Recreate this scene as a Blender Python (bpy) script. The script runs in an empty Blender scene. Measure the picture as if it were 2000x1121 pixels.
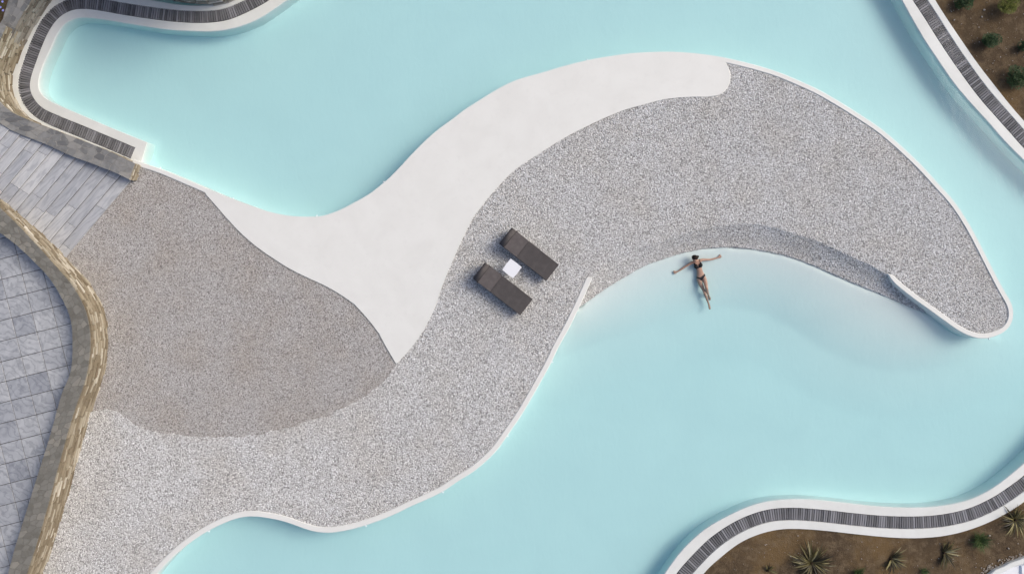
import bpy, bmesh, math, random
import numpy as np
from mathutils import Vector, Matrix

random.seed(7)
rng = np.random.default_rng(7)
scene = bpy.context.scene
C = scene.collection
R = math.radians

# ------------------------------------------------------------------ camera, sky, sun, exposure
H = 22.22                      # drone height above the gravel island
PPM = 60.0                     # photo pixels per metre at z = 0
cam = bpy.data.cameras.new('camera')
cam.sensor_width = 36.0
cam.lens = 36.0 * H / (2000.0 / PPM)
cam.clip_end = 600.0
camo = bpy.data.objects.new('camera', cam)
camo.location = (0, 0, H)
C.objects.link(camo)
scene.camera = camo

SUN_EL, SUN_AZ = 41.0, 22.0    # azimuth counted from image right towards image top
world = bpy.data.worlds.new('World')
scene.world = world
world.use_nodes = True
wn = world.node_tree
sky = wn.nodes.new('ShaderNodeTexSky')
sky.sky_type = 'NISHITA'
sky.sun_disc = False
sky.sun_elevation = R(SUN_EL)
sky.sun_rotation = R(90.0 - SUN_AZ)
sky.air_density = 0.7
sky.dust_density = 4.0
sky.ozone_density = 0.6
bg = wn.nodes['Background']
bg.inputs['Strength'].default_value = 0.12
wn.links.new(sky.outputs[0], bg.inputs['Color'])

sun = bpy.data.lights.new('sun', 'SUN')
sun.energy = 0.9
sun.angle = R(28.0)
sun.color = (1.0, 0.985, 0.90)
suno = bpy.data.objects.new('sun', sun)
sdir = Vector((math.cos(R(SUN_EL)) * math.cos(R(SUN_AZ)), math.cos(R(SUN_EL)) * math.sin(R(SUN_AZ)), math.sin(R(SUN_EL))))
suno.rotation_euler = sdir.to_track_quat('Z', 'Y').to_euler()
suno.location = sdir * 40
C.objects.link(suno)

scene.view_settings.view_transform = 'Standard'
scene.view_settings.look = 'None'
scene.view_settings.exposure = 0.45
scene.view_settings.gamma = 1.0
scene.view_settings.use_curve_mapping = False
scene.render.engine = 'CYCLES'
scene.cycles.max_bounces = 8
scene.cycles.transparent_max_bounces = 12

# ------------------------------------------------------------------ levels (metres)
WATER = -0.34
BORDER = -0.27
GRAVEL = 0.0
CURB = 0.032
DECK = 0.034
SOIL = -0.315
TERRACE = 0.40
WALL = 0.92
DEPTH = 0.50

# ------------------------------------------------------------------ helpers
def P(px, py, z=0.0):
    k = (H - z) / H / PPM
    return Vector(((px - 1000.0) * k, (560.5 - py) * k, z))

def link(o, parent=None):
    C.objects.link(o)
    if parent is not None:
        o.parent = parent
    return o

def tag(o, label=None, cat=None, group=None, kind=None):
    if label: o['label'] = label
    if cat: o['category'] = cat
    if group: o['group'] = group
    if kind: o['kind'] = kind
    return o

def empty(name, loc=(0, 0, 0), rz=0.0, parent=None):
    o = bpy.data.objects.new(name, None)
    o.empty_display_size = 0.2
    o.location = loc
    o.rotation_euler = (0, 0, rz)
    return link(o, parent)

def mesh(name, verts, faces, mat=None, smooth=False):
    me = bpy.data.meshes.new(name)
    me.from_pydata([tuple(v) for v in verts], [], faces)
    if mat: me.materials.append(mat)
    if smooth:
        for p in me.polygons: p.use_smooth = True
    me.update()
    return me

def obj(name, me, parent=None):
    return link(bpy.data.objects.new(name, me), parent)

def from_bm(name, bm, mat, parent=None, smooth=False):
    bmesh.ops.recalc_face_normals(bm, faces=bm.faces[:])
    me = bpy.data.meshes.new(name)
    bm.to_mesh(me); bm.free()
    me.materials.append(mat)
    if smooth:
        for p in me.polygons: p.use_smooth = True
    return obj(name, me, parent)

def catmull(pts, n_per=8, closed=False):
    pts = [np.array(p, float) for p in pts]
    if closed:
        pts = [pts[-1]] + pts + [pts[0], pts[1]]
    else:
        pts = [2 * pts[0] - pts[1]] + pts + [2 * pts[-1] - pts[-2]]
    out = []
    for i in range(1, len(pts) - 2):
        p0, p1, p2, p3 = pts[i - 1:i + 3]
        t0 = 0.0
        t1 = t0 + max(np.linalg.norm(p1 - p0), 1e-6) ** .5
        t2 = t1 + max(np.linalg.norm(p2 - p1), 1e-6) ** .5
        t3 = t2 + max(np.linalg.norm(p3 - p2), 1e-6) ** .5
        for k in range(n_per):
            t = t1 + (t2 - t1) * k / n_per
            a1 = (t1 - t) / (t1 - t0) * p0 + (t - t0) / (t1 - t0) * p1
            a2 = (t2 - t) / (t2 - t1) * p1 + (t - t1) / (t2 - t1) * p2
            a3 = (t3 - t) / (t3 - t2) * p2 + (t - t2) / (t3 - t2) * p3
            b1 = (t2 - t) / (t2 - t0) * a1 + (t - t0) / (t2 - t0) * a2
            b2 = (t3 - t) / (t3 - t1) * a2 + (t - t1) / (t3 - t1) * a3
            out.append((t2 - t) / (t2 - t1) * b1 + (t - t1) / (t2 - t1) * b2)
    if not closed:
        out.append(pts[-2])
    return np.array(out)

def arclen(c):
    return np.concatenate([[0], np.cumsum(np.linalg.norm(np.diff(c, axis=0), axis=1))])

def resample(c, n):
    c = np.array(c, float)
    s = arclen(c)
    u = np.linspace(0, s[-1], n)
    return np.stack([np.interp(u, s, c[:, k]) for k in range(c.shape[1])], 1)

def soften(c, it=2):
    c = np.array(c, float)
    for _ in range(it):
        c[1:-1] = 0.25 * c[:-2] + 0.5 * c[1:-1] + 0.25 * c[2:]
    return c

def to_world(px, z):
    """traced plan line -> world xy at height z (z number or array)"""
    px = np.array(px, float)
    z = np.broadcast_to(np.array(z, float), (len(px),))
    k = (H - z) / H / PPM
    return np.stack([(px[:, 0] - 1000) * k, (560.5 - px[:, 1]) * k], 1)

def curve(pts, z, step=0.08, it=3):
    c = catmull(pts)
    w = to_world(c, z)
    n = max(4, int(arclen(w)[-1] / step))
    return soften(resample(w, n), it)

def normals(c):
    t = np.gradient(c, axis=0)
    t /= np.linalg.norm(t, axis=1)[:, None] + 1e-9
    return t, np.stack([-t[:, 1], t[:, 0]], 1)      # tangent, left normal

def band(name, A, B, zt, zb, mat, parent=None, ch=0.018, n=None, cap=True):
    """slab between two plan curves with a small chamfer along both top edges; zt number or array"""
    n = n or max(len(A), len(B))
    A = resample(A, n); B = resample(B, n)
    zt = np.broadcast_to(np.array(zt, float), (n,)); zb = np.broadcast_to(np.array(zb, float), (n,))
    d = B - A
    w = np.linalg.norm(d, axis=1)[:, None] + 1e-9
    u = d / w
    c = np.minimum(ch, w * 0.3)
    rows = [(A, zb), (A, zt - c[:, 0]), (A + u * c, zt), (B - u * c, zt), (B, zt - c[:, 0]), (B, zb)]
    m = len(rows)
    verts, faces = [], []
    for i in range(n):
        for (q, z) in rows:
            verts.append((q[i, 0], q[i, 1], z[i]))
    for i in range(n - 1):
        for k in range(m - 1):
            a = i * m + k
            faces.append((a, a + 1, a + m + 1, a + m))
    if cap:
        faces.append(tuple(range(m)))
        faces.append(tuple((n - 1) * m + k for k in range(m))[::-1])
    bm = bmesh.new()
    vs = [bm.verts.new(v) for v in verts]
    for f in faces:
        bm.faces.new([vs[k] for k in f])
    return from_bm(name, bm, mat, parent)

def slab(name, outline, zt, zb, mat, parent=None, ch=0.0):
    """extruded plan polygon; optional chamfer of the top rim"""
    bm = bmesh.new()
    top = [bm.verts.new((p[0], p[1], zt)) for p in outline]
    f = bm.faces.new(top)
    if f.normal.z == 0: f.normal_update()
    f.normal_update()
    if f.normal.z < 0: f.normal_flip()
    if zb is not None:
        r = bmesh.ops.extrude_face_region(bm, geom=[f])
        for v in [g for g in r['geom'] if isinstance(g, bmesh.types.BMVert)]:
            v.co.z = zb
        if ch > 0:
            bm.faces.ensure_lookup_table()
            ed = [e for e in bm.edges if abs(e.verts[0].co.z - zt) < 1e-6 and abs(e.verts[1].co.z - zt) < 1e-6]
            bmesh.ops.bevel(bm, geom=ed, offset=ch, segments=1, affect='EDGES', clamp_overlap=True)
    bmesh.ops.triangulate(bm, faces=[q for q in bm.faces if len(q.verts) > 4])
    return from_bm(name, bm, mat, parent)

def box_bm(bm, c, s, M=None):
    v = []
    for x in (-.5, .5):
        for y in (-.5, .5):
            for z in (-.5, .5):
                p = Vector((c[0] + x * s[0], c[1] + y * s[1], c[2] + z * s[2]))
                v.append(bm.verts.new(M @ p if M is not None else p))
    for f in ((0, 1, 3, 2), (4, 6, 7, 5), (0, 4, 5, 1), (2, 3, 7, 6), (0, 2, 6, 4), (1, 5, 7, 3)):
        bm.faces.new([v[k] for k in f])
    return v

def rbox(name, c, s, mat, parent, bev=0.01, seg=2, M=None, smooth=True):
    bm = bmesh.new()
    box_bm(bm, c, s, M)
    bmesh.ops.recalc_face_normals(bm, faces=bm.faces[:])
    bmesh.ops.bevel(bm, geom=bm.edges[:], offset=bev, segments=seg, affect='EDGES', clamp_overlap=True)
    return from_bm(name, bm, mat, parent, smooth)

# ------------------------------------------------------------------ materials
class NT:
    def __init__(s, name):
        s.m = bpy.data.materials.new(name)
        s.m.use_nodes = True
        s.t = s.m.node_tree
        s.b = s.t.nodes['Principled BSDF']
        s.out = s.t.nodes['Material Output']
    def n(s, typ, **kw):
        q = s.t.nodes.new(typ)
        for k, v in kw.items():
            if k.startswith('i_'): q.inputs[k[2:].replace('_', ' ')].default_value = v
            else: setattr(q, k, v)
        return q
    def l(s, a, b): s.t.links.new(a, b)
    def coord(s, kind='Object'):
        return s.n('ShaderNodeTexCoord').outputs[kind]
    def world(s):
        return s.n('ShaderNodeNewGeometry').outputs['Position']
    def noise(s, vec, scale, detail=4, rough=0.55, dist=0.0):
        q = s.n('ShaderNodeTexNoise'); q.inputs['Scale'].default_value = scale
        q.inputs['Detail'].default_value = detail; q.inputs['Roughness'].default_value = rough
        q.inputs['Distortion'].default_value = dist
        s.l(vec, q.inputs['Vector']); return q.outputs['Fac']
    def ramp(s, fac, stops, interp='LINEAR'):
        q = s.n('ShaderNodeValToRGB'); e = q.color_ramp.elements; q.color_ramp.interpolation = interp
        while len(e) < len(stops): e.new(0.5)
        for k, (p, c) in enumerate(stops):
            e[k].position = p; e[k].color = (*c, 1) if len(c) == 3 else c
        s.l(fac, q.inputs[0]); return q.outputs[0]
    def mix(s, a, b, fac, mode='MIX'):
        q = s.n('ShaderNodeMix', data_type='RGBA', blend_type=mode)
        for sock, v in ((q.inputs[6], a), (q.inputs[7], b), (q.inputs[0], fac)):
            if hasattr(v, 'is_linked') or hasattr(v, 'links'): s.l(v, sock)
            else: sock.default_value = (*v, 1) if isinstance(v, tuple) else v
        return q.outputs[2]
    def math(s, op, a, b=0.5):
        q = s.n('ShaderNodeMath', operation=op)
        for k, v in ((0, a), (1, b)):
            if hasattr(v, 'links'): s.l(v, q.inputs[k])
            else: q.inputs[k].default_value = v
        return q.outputs[0]
    def bump(s, h, strength=0.3, dist=0.02):
        q = s.n('ShaderNodeBump'); q.inputs['Strength'].default_value = strength; q.inputs['Distance'].default_value = dist
        s.l(h, q.inputs['Height']); s.l(q.outputs[0], s.b.inputs['Normal'])
    def rand(s): return s.n('ShaderNodeObjectInfo').outputs['Random']
    def shifted(s, vec, amount=40.0):
        """texture coordinates moved by the object's random number, so that copies differ"""
        r = s.rand()
        c = s.n('ShaderNodeCombineXYZ')
        s.l(s.math('MULTIPLY', r, amount), c.inputs[0]); s.l(s.math('MULTIPLY', r, amount * 1.7), c.inputs[1]); s.l(s.math('MULTIPLY', r, -amount), c.inputs[2])
        a = s.n('ShaderNodeVectorMath', operation='ADD')
        s.l(vec, a.inputs[0]); s.l(c.outputs[0], a.inputs[1])
        return a.outputs[0]
    def done(s, col=None, rough=0.6, spec=0.4):
        if col is not None:
            if hasattr(col, 'links'): s.l(col, s.b.inputs['Base Color'])
            else: s.b.inputs['Base Color'].default_value = (*col, 1)
        s.b.inputs['Roughness'].default_value = rough
        s.b.inputs['Specular IOR Level'].default_value = spec
        return s.m

def m_concrete(name, base, dark, rough=0.55):
    k = NT(name); w = k.world()
    a = k.noise(w, 0.9, 5, 0.6, 0.4)
    b = k.noise(w, 5.0, 6, 0.65)
    c1 = k.ramp(a, [(0.36, dark), (0.62, base)])
    c2 = k.mix(c1, tuple(x * 0.92 for x in dark), k.ramp(b, [(0.55, (0, 0, 0)), (0.85, (.55, .55, .55))]))
    k.bump(k.noise(w, 40, 3), 0.12, 0.01)
    return k.done(c2, rough, 0.35)

M_DECK = m_concrete('polished white concrete', (.80, .797, .752), (.765, .76, .715))
M_BORDER = m_concrete('white pool plaster', (.765, .775, .74), (.70, .708, .67))

def m_floor():
    k = NT('pool floor plaster'); w = k.world()
    a = k.noise(w, 0.5, 4, 0.55, 0.6)
    b = k.noise(w, 14, 5, 0.6)
    c = k.ramp(a, [(0.3, (.665, .755, .735)), (0.7, (.695, .785, .76))])
    c = k.mix(c, (.60, .68, .67), k.ramp(b, [(0.62, (0, 0, 0)), (0.9, (.4, .4, .4))]))
    mp = k.n('ShaderNodeMapping'); mp.inputs['Rotation'].default_value = (0, 0, R(-20)); mp.inputs['Scale'].default_value = (1.0, 0.5, 1.0); k.l(w, mp.inputs['Vector'])
    k.bump(k.noise(mp.outputs[0], 5.0, 3, 0.5, 0.8), 0.15, 0.03)
    return k.done(c, 0.7, 0.2)
M_FLOOR = m_floor()

def m_water():
    m = bpy.data.materials.new('pool water'); m.use_nodes = True
    t = m.node_tree; t.nodes.clear()
    out = t.nodes.new('ShaderNodeOutputMaterial')
    tr = t.nodes.new('ShaderNodeBsdfTransparent')
    gl = t.nodes.new('ShaderNodeBsdfGlossy'); gl.inputs['Roughness'].default_value = 0.06
    lw = t.nodes.new('ShaderNodeLayerWeight'); lw.inputs['Blend'].default_value = 0.5
    pw = t.nodes.new('ShaderNodeMath'); pw.operation = 'POWER'; pw.inputs[1].default_value = 5.0
    fr = t.nodes.new('ShaderNodeMath'); fr.operation = 'MULTIPLY_ADD'; fr.inputs[1].default_value = 0.97; fr.inputs[2].default_value = 0.025
    t.links.new(lw.outputs['Facing'], pw.inputs[0]); t.links.new(pw.outputs[0], fr.inputs[0])
    mx = t.nodes.new('ShaderNodeMixShader')
    va = t.nodes.new('ShaderNodeVolumeAbsorption')
    va.inputs['Color'].default_value = (0.03, 0.86, 0.945, 1)
    va.inputs['Density'].default_value = 0.31
    geo = t.nodes.new('ShaderNodeNewGeometry')
    # wind ripples, drawn out along one direction, plus rings round the bather
    mp = t.nodes.new('ShaderNodeMapping'); mp.inputs['Rotation'].default_value = (0, 0, R(35)); mp.inputs['Scale'].default_value = (1.0, 0.35, 1.0)
    n1 = t.nodes.new('ShaderNodeTexNoise'); n1.inputs['Scale'].default_value = 5.0; n1.inputs['Detail'].default_value = 4; n1.inputs['Distortion'].default_value = 0.5
    t.links.new(geo.outputs['Position'], mp.inputs['Vector']); t.links.new(mp.outputs[0], n1.inputs['Vector'])
    bp = t.nodes.new('ShaderNodeBump'); bp.inputs['Strength'].default_value = 0.05; bp.inputs['Distance'].default_value = 0.03
    t.links.new(n1.outputs['Fac'], bp.inputs['Height'])
    t.links.new(bp.outputs[0], gl.inputs['Normal'])
    t.links.new(fr.outputs[0], mx.inputs[0]); t.links.new(tr.outputs[0], mx.inputs[1]); t.links.new(gl.outputs[0], mx.inputs[2])
    t.links.new(mx.outputs[0], out.inputs['Surface']); t.links.new(va.outputs[0], out.inputs['Volume'])
    return m
M_WATER = m_water()

def m_pebble(name, stops, tint):
    k = NT(name)
    r = k.rand(); w = k.world()
    c = k.ramp(r, stops)
    big = k.noise(w, 0.55, 3, 0.6)
    c = k.mix(c, tint, k.ramp(big, [(0.42, (0, 0, 0)), (0.75, (.55, .55, .55))]), 'MULTIPLY')
    return k.done(c, 0.65, 0.3)
M_PEB = m_pebble('pale marble pebbles', [(0, (.25, .245, .235)), (.2, (.46, .455, .44)), (.6, (.61, .605, .595)), (.88, (.75, .75, .74)), (1, (.88, .88, .88))], (.88, .83, .75))
M_PEBD = m_pebble('fine brown-grey pebbles', [(0, (.25, .233, .215)), (.3, (.41, .393, .375)), (.75, (.50, .483, .465)), (1, (.68, .67, .655))], (.84, .75, .64))

def m_bed(name, col):
    k = NT(name); w = k.world()
    b = k.noise(w, 22, 5, 0.7)
    return k.done(k.ramp(b, [(0.3, tuple(x * .6 for x in col)), (0.7, col)]), 0.9, 0.1)
M_BED = m_bed('gravel bed', (.40, .39, .375))
M_BEDD = m_bed('brown gravel bed', (.31, .29, .275))

def m_soil():
    k = NT('dry brown soil'); w = k.world()
    a = k.noise(w, 0.45, 6, 0.62, 0.5); b = k.noise(w, 4.5, 8, 0.68, 0.3); f = k.noise(w, 34, 4, 0.7)
    c = k.ramp(a, [(0.30, (.070, .050, .034)), (0.50, (.112, .078, .046)), (0.64, (.175, .115, .056))])
    c = k.mix(c, (.21, .155, .095), k.ramp(b, [(0.46, (0, 0, 0)), (0.68, (.75, .75, .75))]))
    c = k.mix(c, (.05, .038, .03), k.ramp(f, [(0.56, (0, 0, 0)), (0.8, (.7, .7, .7))]))
    h = k.n('ShaderNodeMath', operation='ADD'); k.l(b, h.inputs[0]); k.l(f, h.inputs[1])
    k.bump(h.outputs[0], 0.8, 0.05)
    return k.done(c, 0.95, 0.1)
M_SOIL = m_soil()

def m_wood():
    k = NT('weathered grey timber')
    o = k.shifted(k.coord('Object')); w = k.world()
    mp = k.n('ShaderNodeMapping'); mp.inputs['Scale'].default_value = (3.0, 40.0, 8.0); k.l(o, mp.inputs['Vector'])
    st = k.noise(mp.outputs[0], 1.5, 5, 0.6)
    bl = k.noise(w, 2.6, 4, 0.65, 0.4)
    c = k.ramp(k.rand(), [(0, (.12, .12, .125)), (.35, (.17, .17, .175)), (.75, (.22, .22, .23)), (1, (.32, .32, .335))])
    c = k.mix(c, (.24, .24, .26), k.ramp(bl, [(0.48, (0, 0, 0)), (0.75, (.6, .6, .6))]))
    c = k.mix(c, (.05, .05, .052), k.ramp(st, [(0.5, (0, 0, 0)), (0.8, (.25, .25, .25))]))
    return k.done(c, 0.75, 0.2)
M_WOOD = m_wood()
M_CHANNEL = NT('dark channel lining').done((.035, .035, .038), 0.9, 0.1)

def m_stone(name, stops, rough=0.85, scale=9.0, smear=None):
    k = NT(name); o = k.shifted(k.coord('Object'))
    n = k.noise(o, scale, 6, 0.65, 0.3)
    c = k.ramp(k.rand(), stops)
    c = k.mix(c, (.12, .105, .085), k.ramp(n, [(0.5, (0, 0, 0)), (0.85, (.7, .7, .7))]))
    if smear:
        c = k.mix(c, smear, k.ramp(k.noise(k.world(), 3.2, 7, 0.68, 0.6), [(0.5, (0, 0, 0)), (0.70, (.8, .8, .8))]))
    k.bump(n, 0.6, 0.02)
    return k.done(c, rough, 0.2)
M_LEDGE = m_stone('tan ledger stone', [(0, (.19, .15, .10)), (.25, (.29, .24, .165)), (.5, (.36, .31, .225)), (.8, (.45, .40, .31)), (1, (.66, .61, .51))])
M_LEDGE_GREY = m_stone('grey-tan ledger stone', [(0, (.15, .13, .105)), (.3, (.25, .225, .185)), (.6, (.33, .305, .26)), (.85, (.43, .405, .35)), (1, (.56, .53, .48))])
M_FLAG = m_stone('grey flagstone', [(0, (.15, .142, .122)), (.4, (.20, .192, .168)), (.8, (.235, .225, .198)), (1, (.28, .262, .225))], 0.8, 5.0, (.232, .224, .198))
M_FLAGB = m_stone('blue-grey flagstone', [(0, (.145, .147, .148)), (.4, (.20, .202, .20)), (.8, (.255, .252, .242)), (1, (.34, .325, .295))], 0.8, 5.0, (.31, .305, .29))
M_MORTAR = m_bed('pale grey mortar', (.34, .33, .31)); M_CEMENT = m_bed('brownish cement', (.225, .217, .19))
M_CORE = m_bed('tan mortar', (.20, .17, .125))

def m_marble(name, pale, mid, vein, stretch, scale):
    k = NT(name); o = k.shifted(k.coord('Object'))
    mp = k.n('ShaderNodeMapping'); mp.inputs['Scale'].default_value = stretch; k.l(o, mp.inputs['Vector'])
    a = k.noise(mp.outputs[0], scale, 6, 0.6, 1.6)
    wv = k.n('ShaderNodeTexWave', wave_type='BANDS', bands_direction='DIAGONAL')
    wv.inputs['Scale'].default_value = scale * 0.8; wv.inputs['Distortion'].default_value = 14.0; wv.inputs['Detail'].default_value = 4; wv.inputs['Detail Scale'].default_value = 1.3
    k.l(mp.outputs[0], wv.inputs['Vector'])
    c = k.ramp(a, [(0.3, mid), (0.62, pale)])
    c = k.mix(c, vein, k.ramp(wv.outputs['Fac'], [(0.70, (0, 0, 0)), (1.0, (.42, .42, .42))]))
    rr = k.ramp(k.rand(), [(0, (.78, .79, .82)), (1, (1.10, 1.09, 1.07))])
    c = k.mix(c, rr, 1.0, 'MULTIPLY')
    return k.done(c, 0.45, 0.4)
M_TILE = m_marble('grey marble tile', (.50, .51, .522), (.36, .37, .388), (.19, .20, .22), (1, 1, 1), 2.2)
M_STEP = m_marble('pale grey marble slab', (.56, .565, .57), (.43, .44, .455), (.28, .29, .315), (0.5, 2.2, 1), 1.5)
M_GROUT = NT('dark grout').done((.085, .08, .075), 0.9, 0.1)
M_RISER = NT('dark step core').done((.15, .15, .155), 0.8, 0.2)

def m_fabric(name, col):
    k = NT(name); o = k.coord('Object')
    n = k.noise(o, 5, 5, 0.6); f = k.noise(o, 160, 2)
    c = k.mix(col, tuple(x * 1.25 for x in col), k.ramp(n, [(0.4, (0, 0, 0)), (0.7, (1, 1, 1))]))
    k.bump(f, 0.3, 0.004)
    return k.done(c, 0.85, 0.2)
M_FAB = m_fabric('charcoal outdoor fabric', (.082, .074, .072))
M_FAB_LIT = m_fabric('sunlit tone of charcoal fabric', (.108, .096, .094))  # backrest's brightness from facing the sun is put into its fabric colour
M_FRAME = NT('dark bronze metal').done((.03, .028, .027), 0.5, 0.5)
M_TABLE = m_concrete('white lacquered table top', (.86, .87, .89), (.83, .84, .86), 0.4)
M_SKIN = None

def m_skin():
    k = NT('tanned skin'); o = k.coord('Object')
    n = k.noise(o, 9, 3)
    c = k.ramp(n, [(0.3, (.40, .235, .165)), (0.7, (.47, .285, .205))])
    k.b.inputs['Subsurface Weight'].default_value = 0.0
    return k.done(c, 0.42, 0.45)
M_SKIN = m_skin()
M_BIKINI = NT('black swimwear').done((.012, .012, .013), 0.7, 0.3)
def m_hair():
    k = NT('dark brown hair'); n = k.noise(k.coord('Object'), 40, 4)
    return k.done(k.ramp(n, [(0.3, (.008, .006, .005)), (0.7, (.035, .024, .018))]), 0.5, 0.4)
M_HAIR = m_hair(); M_HAIR.node_tree.nodes['Principled BSDF'].inputs['Specular IOR Level'].default_value = 0.1

def m_leaf(name, stops):
    k = NT(name); w = k.world()
    n = k.noise(w, 30, 2)
    c = k.ramp(n, stops)
    return k.done(c, 0.55, 0.35)
M_SHRUB = m_leaf('dark green leaves', [(0.3, (.018, .042, .014)), (0.5, (.04, .085, .028)), (0.7, (.075, .125, .045))])
M_SHRUBY = m_leaf('yellow-green leaves', [(0.3, (.09, .115, .02)), (0.5, (.17, .19, .035)), (0.7, (.26, .26, .06))])
M_TUFT = m_leaf('grassy green blades', [(0.3, (.025, .055, .015)), (0.5, (.06, .11, .028)), (0.7, (.14, .17, .05))])
def m_blade():
    k = NT('bronze sword leaves')
    c = k.ramp(k.rand(), [(0, (.028, .022, .012)), (.45, (.065, .055, .02)), (.78, (.13, .11, .035)), (.93, (.27, .235, .10)), (1, (.42, .37, .22))])
    return k.done(c, 0.5, 0.35)
M_BLADE = m_blade()
M_STEM = NT('dark woody stem').done((.04, .028, .018), 0.9, 0.1)
M_PETAL = NT('violet petals').done((.33, .34, .80), 0.6, 0.2)
M_WHITE = m_concrete('white render', (.86, .87, .89), (.80, .81, .84), 0.6)
M_CRUMB = m_stone('chalky stone chips', [(0, (.20, .16, .12)), (.5, (.36, .31, .25)), (1, (.62, .59, .55))], 0.85, 20)

# ------------------------------------------------------------------ plan lines traced from the photograph (photo pixels)
NORTH = [(262,311),(269,315),(312,329),(360,349),(400,366),(440,383),(480,398),(520,412),(560,421),(600,423.5),(628,422),(660,412),(688,398),(720,380),(740,365),(760,348),(780,328),(800,306),(834,272),(860,250),(888,230),(900,220),(940,194),(980,170),(1008,157),(1060,142),(1100,130),(1148,118),(1200,109),(1240,104),(1300,101.6),(1320,102),(1360,105),(1400,110.4),(1430,116)]
EAST = [(1400,110.4),(1430,116),(1480,128.5),(1520,141),(1560,157.5),(1600,176),(1640,199),(1680,224),(1720,251),(1760,285),(1800,323),(1834,360),(1856,384),(1873,406),(1897,444),(1914,476),(1940,527),(1960,565),(1976,593),(1980,611),(1977,629),(1966,645),(1946,656),(1923,661.5),(1902,659),(1876,648),(1845,627),(1816,606),(1772,574),(1743,549),(1734,535)]
SOUTH = [(1157.5,541.5),(1150.5,558),(1134,595),(1112,640),(1090,680),(1077,707.5),(1048.5,759.5),(1017,813),(991,850.5),(970.5,879.5),(950,900),(925,921),(895,939.5),(863,961),(800,990),(760,1009),(716,1025),(680,1035),(640,1040.4),(610,1037),(580,1027),(554,1018),(520,1011),(500,1008.6),(478,1009),(460,1013),(434,1023),(404,1038),(372,1059),(348,1078),(326,1099),(306,1121),(286,1146),(262,1180),(240,1215),(226,1245)]
DECK_L = [(400,377.5),(420,400),(440,423),(470,455),(500,481),(537,507),(566,525),(601,542.5),(636.7,559),(665,575.4),(691,594),(714,618),(738,648.5),(754.5,678),(774,711)]
DECK_R = [(774,711),(799,684),(820,656),(837,627),(851,596),(862,563),(885,507),(900,474),(922.6,428.5),(949,392.6),(975.5,362),(1006,332),(1049,303),(1090,277),(1120,260),(1180,231),(1220,215),(1260,204),(1300,194),(1350,189.6),(1390,189),(1406,185.5),(1418,176),(1425.5,162),(1427,148),(1423.5,134),(1418,123)]
CREST = [(1153,546),(1172,524),(1200,506),(1245,484),(1290,468),(1331,455),(1375,443.5),(1418,435),(1447,432.5),(1489,435),(1532,446),(1576,458),(1610,472),(1648,490),(1685,507),(1711,521),(1736,535)]
SHORE = [(1133,597),(1152,584),(1178,565),(1224,537),(1250,522),(1288,507),(1325,495),(1360,487),(1389,483),(1426,482),(1465,485),(1503,491),(1541,500),(1570,510),(1604,524),(1633,537),(1668,552),(1706,568),(1749,585),(1778,598),(1807,608),(1818,609)]
TOE = [(1085,700),(1143,676),(1230,648),(1317,618),(1370,604),(1420,601),(1480,612),(1540,640),(1600,680),(1660,708),(1720,721),(1780,722),(1840,710),(1900,686),(1940,664)]
DARK = [(176,806),(195,799),(219,801),(243,813),(265,826),(290,838),(328,845),(365,851),(420,855),(480,851),(540,841),(600,825),(650,805),(700,782),(740,752),(762,730),(774,711)]

WALL_OUT = [(-90,330),(-40,372),(0,406),(39,444),(76,483),(103,513.5),(116,528),(138,553),(154,578),(167,605),(175,639),(177,671),(175,697),(170,729),(161,761),(150,789),(132,847),(112.5,917),(97,975),(79,1038.5),(61,1095),(45,1140),(28,1190),(10,1240)]
WALL_IN = [(-125,372),(-75,412),(-40,432),(0,455),(32,479),(64,509),(96,543),(119,579),(135,614),(141,645.6),(141.5,671),(141,703.5),(135,735.6),(122,764.5),(113,795),(97,853),(73,929),(52,996),(30,1066),(14,1125),(-5,1185),(-20,1240)]

B1_WATER = [(620,-50),(590,-22),(559,1),(528,23),(499.5,40),(457,55.6),(414,62),(371,61),(328,58.5),(271,50),(200,38.5),(165.5,35),(148,36.5),(128,46),(114,63),(100,93),(86,123),(77,150),(75,171),(82,186),(97,197.5),(143,218),(200,242.6),(242.6,260),(287,278)]
B1_SLAT_IN = [(600,-62),(565,-28),(526.6,0),(485,23),(442,40),(400,45),(342.5,43),(285,36),(228,27),(185.5,19.5),(158,17.5),(137,21),(114,35),(97,57),(83,86),(69,123),(60,150),(57,171),(64,191),(80,210),(106,223.5),(160,245.5),(214,268),(264,289)]
B1_WALL = [(580,-105),(520,-50),(457,-2),(428,7),(394,11),(357,10),(314,4),(270,-4),(225,-12),(170,-22),(140,-20),(115,-10),(95,6),(78,32),(62,60),(40,106),(22,143),(20,166),(27,196),(45,228),(85,254),(150,281),(210,305),(256,326)]
B2_WATER = [(1725,-70),(1742,-35),(1761,0),(1783,40),(1808.5,83),(1837,125.6),(1863,163),(1894,200),(1928,237),(1963,277),(2000,314),(2050,362),(2110,410)]
B2_SLAT_IN = [(1748,-70),(1764,-35),(1783,0),(1806,35),(1828.5,71),(1857,114),(1883,151),(1914,192),(1945.5,228),(1974,260),(2000,289),(2050,335),(2115,385)]
B2_OUT = [(1785,-80),(1806,-40),(1827,0),(1851,38),(1880,81),(1911,125.6),(1940,163),(1971,202),(2000,235.5),(2060,297),(2120,345)]
B3_WATER = [(1240,1230),(1268,1170),(1298,1119.6),(1334,1072),(1377,1033),(1424,1006),(1460,989.6),(1496,979.5),(1539,975),(1586,975.5),(1640,980.6),(1712,988.5),(1784,991.4),(1838,988),(1892,976),(1935,955.4),(1971,929),(2000,904),(2050,852),(2100,790)]
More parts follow.
